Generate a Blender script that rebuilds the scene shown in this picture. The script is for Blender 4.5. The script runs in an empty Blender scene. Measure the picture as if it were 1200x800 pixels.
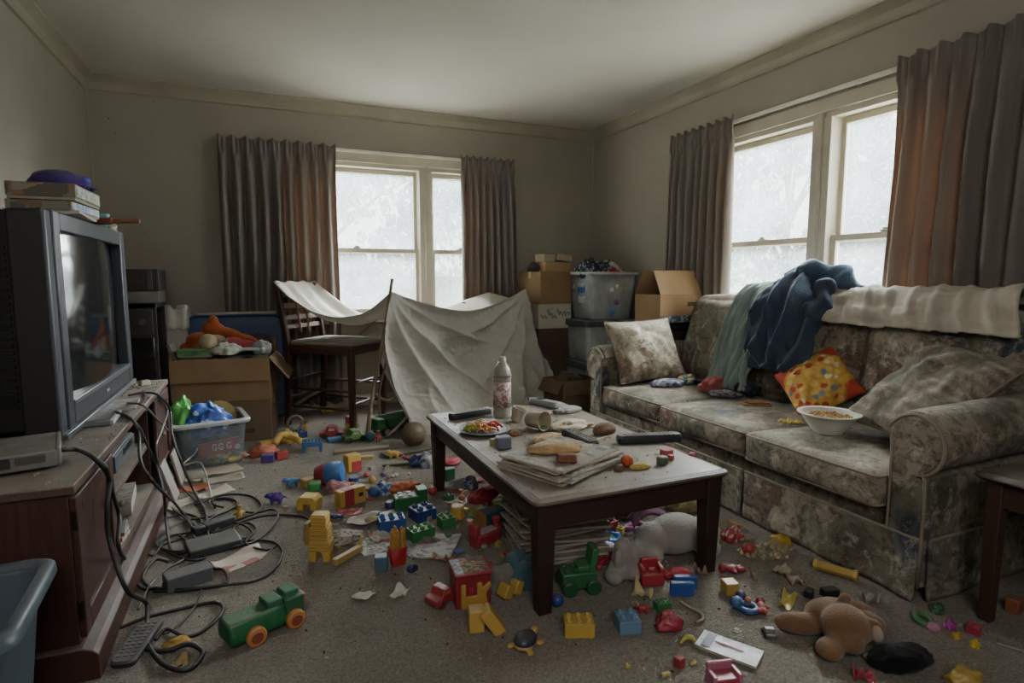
import bpy, bmesh, math, random
from mathutils import Vector, Matrix, Euler, noise
random.seed(7)
PI = math.pi
sc = bpy.context.scene
C = sc.collection
R = math.radians
V = Vector

# ------------------------------------------------------------------ camera
TH, PT, H, FP = R(23.4), R(6.26), 1.15, 684.0
f0 = V((math.sin(TH), math.cos(TH), 0)); rt = V((math.cos(TH), -math.sin(TH), 0)); zz = V((0, 0, 1))
fw = f0*math.cos(PT) - zz*math.sin(PT); up = f0*math.sin(PT) + zz*math.cos(PT)
cd = bpy.data.cameras.new('camera'); cam = bpy.data.objects.new('camera', cd); C.objects.link(cam)
cam.location = (0, 0, H)
cam.rotation_euler = Matrix((rt, up, -fw)).transposed().to_euler()
cd.sensor_width = 36; cd.lens = FP/1200*36; cd.clip_start = .02; cd.clip_end = 300
sc.camera = cam

def at(x, y, axis, val):
    """point of the room seen at photo position x, y on the plane axis = val (surveying aid)"""
    d = fw*FP + rt*(x-600) + up*(400-y)
    o = V((0, 0, H)); t = (val-o[axis])/d[axis]
    return o + d*t
def fl(x, y, z=0): return at(x, y, 2, z)
TZ = .42
def tb(x, y, z=TZ): return at(x, y, 2, z)

# ------------------------------------------------------------------ materials
def lin(c):
    if isinstance(c, str):
        c = c.lstrip('#'); c = [int(c[i:i+2], 16)/255 for i in (0, 2, 4)]
        c = [x/12.92 if x <= .04045 else ((x+.055)/1.055)**2.4 for x in c]
    return (c[0], c[1], c[2], 1)
class NT:
    def __init__(s, name):
        s.m = bpy.data.materials.new(name); s.m.use_nodes = True
        s.t = s.m.node_tree; s.n = s.t.nodes; s.n.clear()
        s.out = s.n.new('ShaderNodeOutputMaterial')
    def add(s, typ, ins=None, **kw):
        nd = s.n.new('ShaderNode'+typ)
        for k, v in kw.items(): setattr(nd, k, v)
        for k, v in (ins or {}).items():
            i = nd.inputs[k]
            if isinstance(v, bpy.types.NodeSocket): s.t.links.new(v, i)
            else: i.default_value = v
        return nd
    def link(s, a, b): s.t.links.new(a, b)
    def coord(s): return s.add('TexCoord').outputs['Object']
    def noise(s, scale, detail=3, rough=.55, vec=None, dist=0):
        return s.add('TexNoise', {'Vector': vec or s.coord(), 'Scale': scale, 'Detail': detail, 'Roughness': rough, 'Distortion': dist}).outputs['Fac']
    def ramp(s, fac, stops, interp='LINEAR'):
        r = s.add('ValToRGB', {'Fac': fac}); cr = r.color_ramp; cr.interpolation = interp
        while len(cr.elements) < len(stops): cr.elements.new(.5)
        for e, (p, c) in zip(cr.elements, stops): e.position = p; e.color = lin(c)
        return r.outputs['Color']
    def rng(s, fac, a, b, c=0, d=1):
        return s.add('MapRange', {'Value': fac, 'From Min': a, 'From Max': b, 'To Min': c, 'To Max': d}).outputs['Result']
    def mix(s, fac, a, b, mode='MIX'):
        m = s.add('Mix', data_type='RGBA', blend_type=mode)
        for i, v in ((0, fac), (6, a), (7, b)):
            if isinstance(v, bpy.types.NodeSocket): s.link(v, m.inputs[i])
            else: m.inputs[i].default_value = v if i == 0 else lin(v)
        return m.outputs[2]
    def math(s, op, a, b=0):
        m = s.add('Math', operation=op)
        for i, v in enumerate((a, b)):
            if isinstance(v, bpy.types.NodeSocket): s.link(v, m.inputs[i])
            else: m.inputs[i].default_value = v
        return m.outputs[0]
    def bump(s, h, strength=.3, dist=.01):
        return s.add('Bump', {'Height': h, 'Strength': strength, 'Distance': dist}).outputs['Normal']
    def dust(s, col, amt, dc='#8f8b83', scale=14):
        nz = s.add('SeparateXYZ', {0: s.add('NewGeometry').outputs['Normal']}).outputs[2]
        f = s.math('MULTIPLY', s.rng(nz, .35, .95, 0, amt), s.rng(s.noise(scale, 5, .65), .3, .6, .45, 1))
        return s.mix(f, col, dc)
    def bsdf(s, col, rough=.5, normal=None, **ins):
        i = {'Base Color': col if isinstance(col, bpy.types.NodeSocket) else lin(col), 'Roughness': rough}
        if normal is not None: i['Normal'] = normal
        i.update(ins)
        return s.add('BsdfPrincipled', i).outputs[0]
    def done(s, sh): s.link(sh, s.out.inputs['Surface']); return s.m
MATS = {}
def M(col, rough=.5, var=.12, scale=9, bump=0, bscale=80, dust=0, metal=0, spec=.5, dc='#8f8b83', sheen=0):
    """plain painted / plastic / paper / wood surface with soft uneven tone, dust on what faces up"""
    k = (col, rough, var, scale, bump, bscale, dust, metal, spec, dc, sheen)
    if k in MATS: return MATS[k]
    t = NT('surface_%03d' % len(MATS))
    c = t.mix(t.rng(t.noise(scale, 4), .3, .7), [x*(1-var) for x in lin(col)[:3]], [min(1, x*(1+var)) for x in lin(col)[:3]])
    if dust: c = t.dust(c, dust, dc)
    n = t.bump(t.noise(bscale, 3), bump, .004) if bump else None
    MATS[k] = t.done(t.bsdf(c, rough, n, **{'Metallic': metal, 'Specular IOR Level': spec, 'Sheen Weight': sheen}))
    return MATS[k]
def wood(col, col2, dust=.5, scale=(1.2, 14, 14), rough=.45):
    k = ('wood', col, col2, dust, scale, rough)
    if k in MATS: return MATS[k]
    t = NT('wood_%03d' % len(MATS))
    v = t.add('Mapping', {'Vector': t.coord(), 'Scale': scale}).outputs[0]
    g = t.noise(3.5, 6, .65, v, 1.5)
    c = t.mix(t.rng(g, .3, .7), col, col2)
    if dust: c = t.dust(c, dust, '#8a8379', 9)
    MATS[k] = t.done(t.bsdf(c, rough, t.bump(g, .15, .003)))
    return MATS[k]
def cardboard(col='#9a7650', dust=.25): return M(col, .85, .1, 6, .12, 35, dust, spec=.2)
PLD = .25
def plastic(col, dust=PLD):
    c = lin(col); g = .3*c[0]+.6*c[1]+.1*c[2]; col = tuple(round(x*.84+g*.16, 4) for x in c[:3])
    return M(col, .42, .06, 12, .05, 40, dust, dc='#8d8474')
def plush(col, var=.15): return M(col, .95, var, 14, .9, 190, .12, spec=.1, sheen=.3)
def cloth(col, dust=.15, bump=.5, bscale=260): return M(col, .92, .16, 7, bump, bscale, dust, spec=.15, sheen=.1)
def glassy(col='#cfd6d6', alpha=.35, rough=.25):
    k = ('glassy', col, alpha, rough)
    if k in MATS: return MATS[k]
    t = NT('clear_plastic_%03d' % len(MATS))
    b = t.bsdf(col, rough, t.bump(t.noise(25, 2), .1, .01))
    f = t.rng(t.noise(7, 4), .3, .7, alpha*.7, alpha*1.3)
    MATS[k] = t.done(t.add('MixShader', {0: f, 1: t.add('BsdfTransparent', {'Color': lin('#e6ecec')}).outputs[0], 2: b}).outputs[0])
    return MATS[k]
def printed(base, inks, scale=30, cover=.5, rough=.6, dust=.2):
    """paper or card printed with small blocks of colour"""
    k = ('printed', base, tuple(inks), scale, cover, rough, dust)
    if k in MATS: return MATS[k]
    t = NT('printed_%03d' % len(MATS))
    v = t.add('Mapping', {'Vector': t.coord(), 'Scale': (1, 1.7, 1.3)}).outputs[0]
    vo = t.add('TexVoronoi', {'Vector': v, 'Scale': scale}, distance='CHEBYCHEV')
    h = t.add('SeparateColor', {0: vo.outputs['Color']})
    n = len(inks)
    ink = t.ramp(h.outputs[0], [(i/n, c) for i, c in enumerate(inks)], 'CONSTANT')
    c = t.mix(t.math('LESS_THAN', h.outputs[1], cover), base, ink)
    if dust: c = t.dust(c, dust)
    MATS[k] = t.done(t.bsdf(c, rough))
    return MATS[k]

# ------------------------------------------------------------------ mesh building
def smooth_path(pts, n=6, closed=False):
    P = [V(p) for p in pts]; m = len(P); out = []
    if m < 3: return P
    for i in range(m if closed else m-1):
        p0 = P[(i-1) % m] if closed or i > 0 else P[0]*2-P[1]
        p1, p2 = P[i], P[(i+1) % m]
        p3 = P[(i+2) % m] if closed or i+2 < m else P[-1]*2-P[-2]
        for k in range(n):
            t = k/n
            out.append(.5*((2*p1)+(-p0+p2)*t+(2*p0-5*p1+4*p2-p3)*t*t+(-p0+3*p1-3*p2+p3)*t**3))
    if not closed: out.append(P[-1])
    return out
class MB:
    def __init__(s): s.bm = bmesh.new()
    def _xf(s, vs, rot, loc):
        m = (Euler(rot).to_matrix().to_4x4() if rot is not None else Matrix())
        for v in vs: v.co = (m @ v.co) + V(loc)
    def box(s, c, d, rot=None, taper=(1, 1), mi=0, shear=(0, 0)):
        x, y, z = d[0]/2, d[1]/2, d[2]/2; vs = []
        for k in (-1, 1):
            tx, ty = taper if k > 0 else (1, 1)
            for i, j in ((-1, -1), (1, -1), (1, 1), (-1, 1)):
                vs.append(s.bm.verts.new((i*x*tx+shear[0]*(k > 0), j*y*ty+shear[1]*(k > 0), k*z)))
        for f in ((3, 2, 1, 0), (4, 5, 6, 7), (0, 1, 5, 4), (1, 2, 6, 5), (2, 3, 7, 6), (3, 0, 4, 7)):
            s.bm.faces.new([vs[i] for i in f]).material_index = mi
        s._xf(vs, rot, c); return s
    def span(s, a, b, mi=0):
        a, b = V(a), V(b); return s.box((a+b)/2, [abs(b[i]-a[i]) for i in range(3)], mi=mi)
    def ring(s, cs, mi=0, cap=(True, True), closed=False):
        rows = [[s.bm.verts.new(p) for p in c] for c in cs]; n = len(rows[0])
        pairs = list(zip(rows, rows[1:]))+([(rows[-1], rows[0])] if closed else [])
        for a, b in pairs:
            for i in range(n):
                f = s.bm.faces.new((a[i], a[(i+1) % n], b[(i+1) % n], b[i])); f.material_index = mi
        if not closed:
            if cap[0]: s.bm.faces.new(rows[0][::-1]).material_index = mi
            if cap[1]: s.bm.faces.new(rows[-1]).material_index = mi
        return rows
    def cyl(s, a, b, r0, r1=None, seg=14, mi=0):
        a, b = V(a), V(b); r1 = r0 if r1 is None else r1
        q = (b-a).to_track_quat('Z', 'Y')
        cs = [[p + q @ V((r*math.cos(2*PI*i/seg), r*math.sin(2*PI*i/seg), 0)) for i in range(seg)] for p, r in ((a, r0), (b, r1))]
        s.ring(cs, mi); return s
    def tube(s, pts, r, seg=6, n=5, mi=0, closed=False, smooth=True):
        P = smooth_path(pts, n, closed) if smooth else [V(p) for p in pts]
        cs = []; up_ = V((0, 0, 1)); m = len(P)
        for i, p in enumerate(P):
            t = ((P[(i+1) % m] if closed or i+1 < m else p)-(P[i-1] if closed or i else p))
            t = t.normalized() if t.length > 1e-9 else V((0, 0, 1))
            u = up_ - t*up_.dot(t)
            if u.length < .05: u = t.orthogonal()
            u.normalize(); up_ = u; w = t.cross(u)
            rr = r(i/(m-1)) if callable(r) else r
            cs.append([p+u*(rr*math.cos(2*PI*k/seg))+w*(rr*math.sin(2*PI*k/seg)) for k in range(seg)])
        s.ring(cs, mi, closed=closed); return s
    def lathe(s, prof, seg=24, loc=(0, 0, 0), rot=None, mi=0, close=False):
        cs = [[V((r*math.cos(2*PI*i/seg), r*math.sin(2*PI*i/seg), z)) for i in range(seg)] for r, z in prof]
        k0 = len(s.bm.verts); s.bm.verts.ensure_lookup_table()
        rows = s.ring(cs, mi, closed=close); s._xf([v for r in rows for v in r], rot, loc); return s
    def ball(s, c, r, rot=None, seg=16, rings=10, mi=0):
        r = (r, r, r) if not hasattr(r, '__len__') else r
        cs = []
        for j in range(1, rings):
            a = PI*j/rings
            cs.append([V((r[0]*math.sin(a)*math.cos(2*PI*i/seg), r[1]*math.sin(a)*math.sin(2*PI*i/seg), -r[2]*math.cos(a))) for i in range(seg)])
        rows = s.ring(cs, mi, cap=(False, False)); vs = [v for q in rows for v in q]
        for row, z, fl_ in ((rows[0], -r[2], 1), (rows[-1], r[2], 0)):
            p = s.bm.verts.new((0, 0, z)); vs.append(p)
            for i in range(seg):
                a, b = row[i], row[(i+1) % seg]
                s.bm.faces.new((b, a, p) if fl_ else (a, b, p)).material_index = mi
        s._xf(vs, rot, c); return s
    def grid(s, fn, nu, nv, mi=0, cu=False):
        g = [[s.bm.verts.new(fn(i/nu, j/nv)) for j in range(nv+1)] for i in range(nu if cu else nu+1)]
        for i in range(nu):
            for j in range(nv):
                a, b = g[i], g[(i+1) % len(g)]
                s.bm.faces.new((a[j], b[j], b[j+1], a[j+1])).material_index = mi
        return s
    def prism(s, poly, h, rot=None, loc=(0, 0, 0), mi=0):
        """polygon in the x-y plane extruded from z=0 to z=h"""
        cs = [[V((x, y, z)) for x, y in poly] for z in (0, h)]
        rows = s.ring(cs, mi); s._xf([v for q in rows for v in q], rot, loc); return s
    def xform(s, m):
        for v in s.bm.verts: v.co = m @ v.co
        return s
ROOT = {}
def obj(name, mb, mat, parent=None, loc=None, rot=None, bevel=0, bseg=2, sub=0, solid=0, ang=38, world=False, remesh=0, smooth=True):
    me = bpy.data.meshes.new(name)
    bmesh.ops.recalc_face_normals(mb.bm, faces=mb.bm.faces[:]) if not solid and not remesh else None
    mb.bm.to_mesh(me); mb.bm.free()
    for m in (mat if isinstance(mat, (list, tuple)) else [mat]): me.materials.append(m)
    o = bpy.data.objects.new(name, me); C.objects.link(o)
    if smooth:
        for p in me.polygons: p.use_smooth = True
        if ang < 180 and not remesh: me.set_sharp_from_angle(angle=R(ang))
    if parent is not None:
        o.parent = parent
        if world:
            p = parent
            while p.name not in ROOT: p = p.parent
            me.transform(ROOT[p.name].inverted())
    if loc is not None: o.location = loc
    if rot is not None: o.rotation_euler = rot
    if remesh:
        m = o.modifiers.new('remesh', 'REMESH'); m.mode = 'VOXEL'; m.voxel_size = remesh; m.use_smooth_shade = True
        m = o.modifiers.new('smooth', 'SMOOTH'); m.factor = .5; m.iterations = 8
    if solid: m = o.modifiers.new('thickness', 'SOLIDIFY'); m.thickness = solid; m.offset = 0
    if bevel:
        m = o.modifiers.new('bevel', 'BEVEL'); m.width = bevel; m.segments = bseg; m.limit_method = 'ANGLE'; m.angle_limit = R(40); m.harden_normals = False
    if sub: m = o.modifiers.new('subdivision', 'SUBSURF'); m.levels = sub; m.render_levels = sub
    return o
def tag(o, label, cat, group=None, kind=None):
    if label: o['label'] = label
    if cat: o['category'] = cat
    if group: o['group'] = group
    if kind: o['kind'] = kind
    return o
def thing(name, label, cat, loc=(0, 0, 0), rot=0, group=None):
    o = bpy.data.objects.new(name, None); C.objects.link(o); o.empty_display_size = .05
    r = rot if hasattr(rot, '__len__') else (0, 0, rot)
    o.location = loc; o.rotation_euler = r
    ROOT[o.name] = Matrix.Translation(loc) @ Euler(r).to_matrix().to_4x4()
    return tag(o, label, cat, group)
def struct(name, mb, mat, parent=None, **kw):
    o = obj(name, mb, mat, parent, **kw)
    if parent is None: o['kind'] = 'structure'
    return o
def solo(name, label, cat, mb, mat, loc=None, rot=None, group=None, kind=None, **kw):
    if rot is not None and not hasattr(rot, '__len__'): rot = (0, 0, rot)
    return tag(obj(name, mb, mat, None, loc, rot, **kw), label, cat, group, kind)
def dup(root, loc, rot, label=None, group=None):
    r = root.copy(); C.objects.link(r); r.location = loc; r.rotation_euler = rot if hasattr(rot, '__len__') else (0, 0, rot)
    if label: r['label'] = label
    if group: r['group'] = group
    for ch in list(root.children):
        c = ch.copy(); C.objects.link(c); c.parent = r
        for g in ch.children:
            d = g.copy(); C.objects.link(d); d.parent = c
    return r
def nz(p, s=1.0, seed=0): return noise.noise(V((p[0]*s+seed*7.3, p[1]*s-seed*3.1, p[2]*s+seed*1.7)))
# ================================================================== the room
XL, XR, YB, YF, ZC = -1.104, 3.192, 5.30, -1.6, 2.61
def wall_mat(name, a, b):
    t = NT(name); v = t.coord()
    c = t.mix(t.rng(t.noise(1.1, 5, .6, v), .3, .7), a, b)
    spots = t.rng(t.noise(38, 2, .5, v), .77, .8)
    c = t.mix(t.math('MULTIPLY', spots, .7), c, '#3a342b')
    z = t.add('SeparateXYZ', {0: v}).outputs[2]
    return t.done(t.bsdf(c, .9, t.bump(t.noise(120, 2), .06, .004), **{'Specular IOR Level': .2}))
WALL = wall_mat('wall_paint', '#928c80', '#9c968a')
CEIL = wall_mat('ceiling_paint', '#b3aea4', '#bdb8ae')
TRIM = M('#98917f', .6, .08, 4, dust=.3)
CREAM = M('#b3ab99', .55, .1, 5, .05, 60, dust=.35)
def carpet():
    t = NT('carpet'); v = t.coord()
    c = t.mix(t.rng(t.noise(1.6, 6, .65, v), .32, .68), '#aaa295', '#c2baac')
    c = t.mix(t.rng(t.noise(120, 4, .75, v), .3, .7), t.mix(.6, c, '#453d32'), c)
    c = t.mix(t.math('MULTIPLY', t.rng(t.noise(55, 4, .8, v), .48, .66), .4), c, '#4d453a')
    c = t.mix(t.math('MULTIPLY', t.rng(t.noise(70, 3, .7, t.add('Mapping', {'Vector': v, 'Location': (5, 3, 1)}).outputs[0]), .55, .7), .4), c, '#cfc5b3')
    c = t.mix(t.math('MULTIPLY', t.rng(t.noise(3.1, 5, .7, v, .6), .56, .72), .45), c, '#665a49')
    c = t.mix(t.math('MULTIPLY', t.rng(t.noise(95, 2, .5, v), .71, .76), .5), c, '#b5aa95')
    h = t.math('ADD', t.noise(130, 4, .75, v), t.math('MULTIPLY', t.noise(22, 3, .6, v), .6))
    return t.done(t.bsdf(c, .97, t.bump(h, 1, .02), **{'Specular IOR Level': .1, 'Sheen Weight': .1}))
struct('floor', MB().span((XL-.2, YF-.2, -.1), (XR+.2, YB+.2, 0)), carpet())
struct('ceiling', MB().span((XL-.2, YF-.2, ZC), (XR+.2, YB+.2, ZC+.1)), CEIL)
struct('wall_left', MB().span((XL-.15, YF, 0), (XL, YB, ZC)), WALL)
struct('wall_front', MB().span((XL-.15, YF-.15, 0), (XR+.15, YF, ZC)), WALL)
# back wall opening / right wall opening
BW = (.22, 2.08, .80, 2.16); RW = (1.82, 3.50, .80, 2.16)
w = MB(); w.span((XL-.15, YB, 0), (BW[0], YB+.15, ZC)); w.span((BW[1], YB, 0), (XR+.15, YB+.15, ZC))
w.span((BW[0], YB, 0), (BW[1], YB+.15, BW[2])); w.span((BW[0], YB, BW[3]), (BW[1], YB+.15, ZC))
struct('wall_back', w, WALL)
w = MB(); w.span((XR, YF, 0), (XR+.15, RW[0], ZC)); w.span((XR, RW[1], 0), (XR+.15, YB, ZC))
w.span((XR, RW[0], 0), (XR+.15, RW[1], RW[2])); w.span((XR, RW[0], RW[3]), (XR+.15, RW[1], ZC))
struct('wall_right', w, WALL)
prof = [(0, 0), (.075, 0), (.075, -.012), (.055, -.022), (.03, -.045), (.016, -.078), (.016, -.095), (0, -.1)]
def crown(name, a, b, inward):
    a, b, i = V(a), V(b), V(inward); mb = MB()
    mb.ring([[p+i*x+V((0, 0, z)) for x, z in prof] for p in (a, b)]); struct(name, mb, TRIM, ang=20)
crown('trim_1', (XL, YB, ZC), (XR, YB, ZC), (0, -1, 0))
crown('trim_2', (XR, YF, ZC), (XR, YB, ZC), (-1, 0, 0))
crown('trim_3', (XL, YF, ZC), (XL, YB, ZC), (1, 0, 0))
struct('trim_4', MB().span((XR-.02, YB-.02, .1), (XR, YB, ZC-.1)), WALL)
struct('trim_5', MB().span((XL, YB-.02, .1), (XL+.02, YB, ZC-.1)), WALL)
for nm, a, b in (('back', (XL, YB-.015, 0), (XR, YB, .1)), ('right', (XR-.015, YF, 0), (XR, YB-.015, .1)), ('left', (XL, YF, 0), (XL+.015, YB-.015, .1))):
    struct('baseboard_'+nm, MB().span(a, b), CREAM, bevel=.004)

# ------------------------------------------------------------------ windows
def pane_mat():
    t = NT('dirty_glass'); v = t.coord()
    f = t.math('ADD', t.rng(t.noise(2.3, 5, .6, v), .3, .7, .07, .17), t.rng(t.noise(60, 3, .7, v), .5, .8, 0, .2))
    haze = t.add('AddShader', {0: t.add('BsdfTranslucent', {'Color': (.48, .53, .54, 1)}).outputs[0], 1: t.add('BsdfDiffuse', {'Color': (.04, .04, .04, 1)}).outputs[0]}).outputs[0]
    return t.done(t.add('MixShader', {0: f, 1: t.add('BsdfTransparent', {'Color': (.95, .97, .96, 1)}).outputs[0], 2: haze}).outputs[0])
PANE = pane_mat()
def window(name, u0, u1, zb, zt, mulls, label, tf):
    """tf(u, d, z): u along the wall, d depth out of the room, z up"""
    e = thing(name, None, None); e['kind'] = 'structure'
    def bar(mb, a, b):
        p, q = tf(*a), tf(*b); mb.span(p, q)
    fr = MB()
    for a, b in (((u0-.07, -.02, zt-.02), (u1+.07, .0, zt+.06)), ((u0-.07, -.02, zb-.02), (u0+.01, 0, zt)), ((u1-.01, -.02, zb-.02), (u1+.07, 0, zt)),
                 ((u0, 0, zt-.055), (u1, .12, zt)), ((u0, 0, zb), (u0+.03, .12, zt)), ((u1-.03, 0, zb), (u1, .12, zt)), ((u0, 0, zb), (u1, .12, zb+.03))):
        bar(fr, a, b)
    for a, b in mulls: bar(fr, (a, -.012, zb), (b, .12, zt-.05)); bar(fr, ((a+b)/2-.012, -.022, zb), ((a+b)/2+.012, 0, zt-.02))
    struct('window_frame', fr, CREAM, e, bevel=.004)
    sl = MB(); bar(sl, (u0-.1, -.06, zb-.05), (u1+.1, .1, zb)); struct('window_sill', sl, CREAM, e, bevel=.006)
    edges = [u0+.03]+[x for m in mulls for x in m]+[u1-.03]; zm = 1.385
    for i in range(0, len(edges), 2):
        a, b = edges[i]+.004, edges[i+1]-.004
        for lo, hi, d in ((zm-.022, zt-.058, .075), (zb+.032, zm+.022, .035)):
            s = MB(); k = .032
            bar(s, (a, d, lo), (a+k, d+.03, hi)); bar(s, (b-k, d, lo), (b, d+.03, hi))
            bar(s, (a+k, d, lo), (b-k, d+.03, lo+k+.006)); bar(s, (a+k, d, hi-k-.006), (b-k, d+.03, hi))
            so = struct('sash', s, CREAM, e, bevel=.003)
            g = MB(); bar(g, (a+k, d+.012, lo+k), (b-k, d+.016, hi-k)); struct('pane', g, PANE, so)
        lk = MB(); c = (a+b)/2; bar(lk, (c-.03, .02, zm+.022), (c+.03, .06, zm+.032)); bar(lk, (c-.012, .028, zm+.03), (c+.02, .045, zm+.045))
        struct('sash_lock', lk, M('#8d877a', .4, metal=.6), e, bevel=.002)
    return e
window('window_1', BW[0], BW[1], BW[2], BW[3], [(1.375, 1.49)], '', lambda u, d, z: V((u, YB+d, z)))
window('window_2', RW[0], RW[1], RW[2], RW[3], [(2.55, 2.68)], '', lambda u, d, z: V((XR+d, u, z)))
# curtain rails
for nm, lb, a, b in (('curtain_rail', 'white curtain rail above the back wall window', (-.2, YB-.045, 2.215), (2.3, YB-.022, 2.24)),
                     ('curtain_rail', 'white curtain rail above the right wall window', (XR-.045, .8, 2.235), (XR-.022, 3.98, 2.26))):
    a, b = V(a), V(b); mb = MB().span(a, b)
    for k in (.02, .5, .98):
        p = a.lerp(b, k); 
        if nm and abs(b.x-a.x) > 1: mb.span((p.x-.012, a.y, a.z), (p.x+.012, YB, a.z+.02))
        else: mb.span((a.x, p.y-.012, a.z), (XR, p.y+.012, a.z+.02))
    solo(nm, lb, 'curtain rail', mb, M('#d8d4c8', .4, dust=.3), bevel=.003)

def curtain_mat():
    t = NT('curtain_cloth'); v = t.coord()
    st = t.noise(2.2, 5, .6, t.add('Mapping', {'Vector': v, 'Scale': (6, 6, .5)}).outputs[0])
    c = t.mix(t.rng(st, .3, .7), '#726c66', '#8a837b')
    n = t.bump(t.noise(300, 2), .25, .004)
    d = t.bsdf(c, .9, n, **{'Specular IOR Level': .1, 'Sheen Weight': .15})
    tr = t.add('BsdfTranslucent', {'Color': lin('#b9977e')}).outputs[0]
    return t.done(t.add('MixShader', {0: .14, 1: d, 2: tr}).outputs[0])
CURT = curtain_mat()
def curtain(label, tf, u0, u1, z0, z1, n, seed, flare0=0, flare1=0):
    """pinch pleated drape: tf(u, d, z) puts it on its wall, d into the room"""
    rnd = random.Random(seed); ph = [rnd.uniform(-.5, .5) for _ in range(n+2)]; wd = [rnd.uniform(.7, 1.3) for _ in range(n+2)]
    def f(u, v):
        z = z1+(z0-z1)*v
        k = u*n; i = int(min(k, n-1)); fr_ = k-i
        a = ph[i]*(1-fr_)+ph[i+1]*fr_
        uu = u+.012*math.sin(v*3+a*4)*min(1, v*4)
        x = u0-flare0*v+(u1-u0+(flare0+flare1)*v)*uu
        amp = (.016+.034*min(1, v*5))*(wd[i]*(1-fr_)+wd[i+1]*fr_)
        w = math.sin(2*PI*k+a*2*v)
        sh = math.copysign(abs(w)**.75, w)*amp
        if v < .06:            # pinched heading
            sh = amp*1.1*max(0, math.cos(2*PI*k))**3 + .012*math.sin(6*PI*k)*(abs(w) < .75)
        sh += .01*noise.noise(V((k*1.3, v*3, seed)))+.012*math.sin(PI*k+a*5)*v
        zz_ = z + (.012*math.cos(2*PI*k) if v < .03 else 0)
        return tf(x, .062+sh*.85, zz_)
    mb = MB().grid(f, n*18, 60)
    solo('curtain', label, 'curtain', mb, CURT, solid=.004, ang=180)
bk = lambda u, d, z: V((u, YB-d-.012, z)); rg = lambda u, d, z: V((XR-d-.012, u, z))
curtain('wide grey-brown curtain left of the back window, behind the toy-filled carton and chair', bk, -.24, .645, .06, 2.25, 9, 3, .03, -.01)
curtain('narrow grey-brown curtain right of the back window, beside the carton stack', bk, 1.745, 2.28, .06, 2.25, 8, 5, .0, .07)
curtain('grey-brown curtain far left of the right wall window, behind the open brown carton', rg, 3.27, 3.95, .06, 2.275, 8, 8, .0, .03)
curtain('wide grey-brown curtain at the right edge, behind the near end of the sofa', rg, .85, 2.12, .06, 2.285, 12, 11, .03, .05)

# ================================================================== outdoors
def leafm(a, b):
    t = NT('foliage'); c = t.mix(t.noise(1.5, 3), a, b)
    return t.done(t.add('MixShader', {0: .35, 1: t.bsdf(c, .8), 2: t.add('BsdfTranslucent', {'Color': lin(b)}).outputs[0]}).outputs[0])
LEAF = [leafm('#2a3432', '#43504e'), leafm('#303b3b', '#4a5757')]
BARK = M('#5b5248', .9, .2, 4)
struct('ground', MB().span((-30, YB+.4, -.6), (45, 45, -.5)).span((XR+.4, -25, -.6), (45, YB+.4, -.5)), M('#b3b3a6', .95, .2, 1.2))
def tree(label, x, y, h, cr, seed, mat, nl=3600, size=.26):
    rnd = random.Random(seed); e = thing('tree', label, 'tree', (x, y, -.5), 0, 'trees outside the windows')
    t = MB(); t.tube([(0, 0, 0), (.05, .03, h*.3), (-.04, .05, h*.6), (0, 0, h*.9)], lambda k: .16*(1-.8*k), 8)
    cl = []
    for k in range(16):
        a = rnd.uniform(0, 2*PI); z = rnd.uniform(.3, .98)*h; r = cr*rnd.uniform(.3, .95)*(1-abs(z/h-.6)*.8)
        p = V((r*math.cos(a), r*math.sin(a), z)); cl.append((p, cr*rnd.uniform(.25, .5)))
        t.tube([(0, 0, z*.6), (p.x*.5, p.y*.5, z*.85), p], lambda q: .05*(1-.8*q), 5, 3)
    obj('trunk', t, BARK, e)
    f = MB()
    for k in range(nl):
        c, r = cl[rnd.randrange(len(cl))]
        d = V((rnd.gauss(0, 1), rnd.gauss(0, 1), rnd.gauss(0, .8))).normalized()*r*rnd.uniform(.3, 1)
        q = Euler((rnd.uniform(0, 6), rnd.uniform(0, 6), rnd.uniform(0, 6))).to_matrix(); s = size*rnd.uniform(.6, 1.3)
        vs = [f.bm.verts.new(c+d+q @ V(p)*s) for p in ((-.5, 0, 0), (0, -.3, .06), (.5, 0, 0), (0, .3, .06))]
        f.bm.faces.new(vs)
    obj('foliage', f, mat, e, smooth=False)
tree('pale tree outside the back window, left of its centre bar', 1.2, 11.5, 5.6, 2.3, 1, LEAF[1])
tree('pale tree outside the back window, right of its centre bar', 5.6, 14, 5.2, 2.0, 2, LEAF[0])
tree('pale tree outside the right window, seen through its far sash', 11.5, 10.2, 5.2, 2.3, 3, LEAF[1])
tree('pale tree outside the right window, seen through its near sash', 9.6, 5.6, 5.6, 1.9, 4, LEAF[0])
hd = MB()
rnd = random.Random(9)
def hedge(name, label, a, b, hgt, seed):
    rnd = random.Random(seed); f = MB(); a, b = V(a), V(b); d = (b-a)
    f.box((a+b)/2+V((0, 0, hgt*.42)), (d.length, .5, hgt*.84), (0, 0, math.atan2(d.y, d.x)))
    for k in range(3200):
        p = a+d*rnd.random()+V((rnd.uniform(-.4, .4), rnd.uniform(-.4, .4), hgt*rnd.uniform(0, 1)**.7*(1+.12*math.sin(rnd.random()*20))))
        q = Euler((rnd.uniform(0, 6), rnd.uniform(0, 6), rnd.uniform(0, 6))).to_matrix(); s = .22*rnd.uniform(.6, 1.3)
        f.bm.faces.new([f.bm.verts.new(p+q @ V(c)*s) for c in ((-.5, 0, 0), (0, -.3, .06), (.5, 0, 0), (0, .3, .06))])
    solo('hedge', label, 'hedge', f, LEAF[0], smooth=False)
hedge('hedge', 'pale green hedge behind the lower panes of the back window', (-3, 18, -.5), (9, 18, -.5), 2.0, 1)
hedge('hedge', 'pale green hedge behind the lower panes of the right window', (15, 0, -.5), (15, 14, -.5), 2.0, 2)

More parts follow.
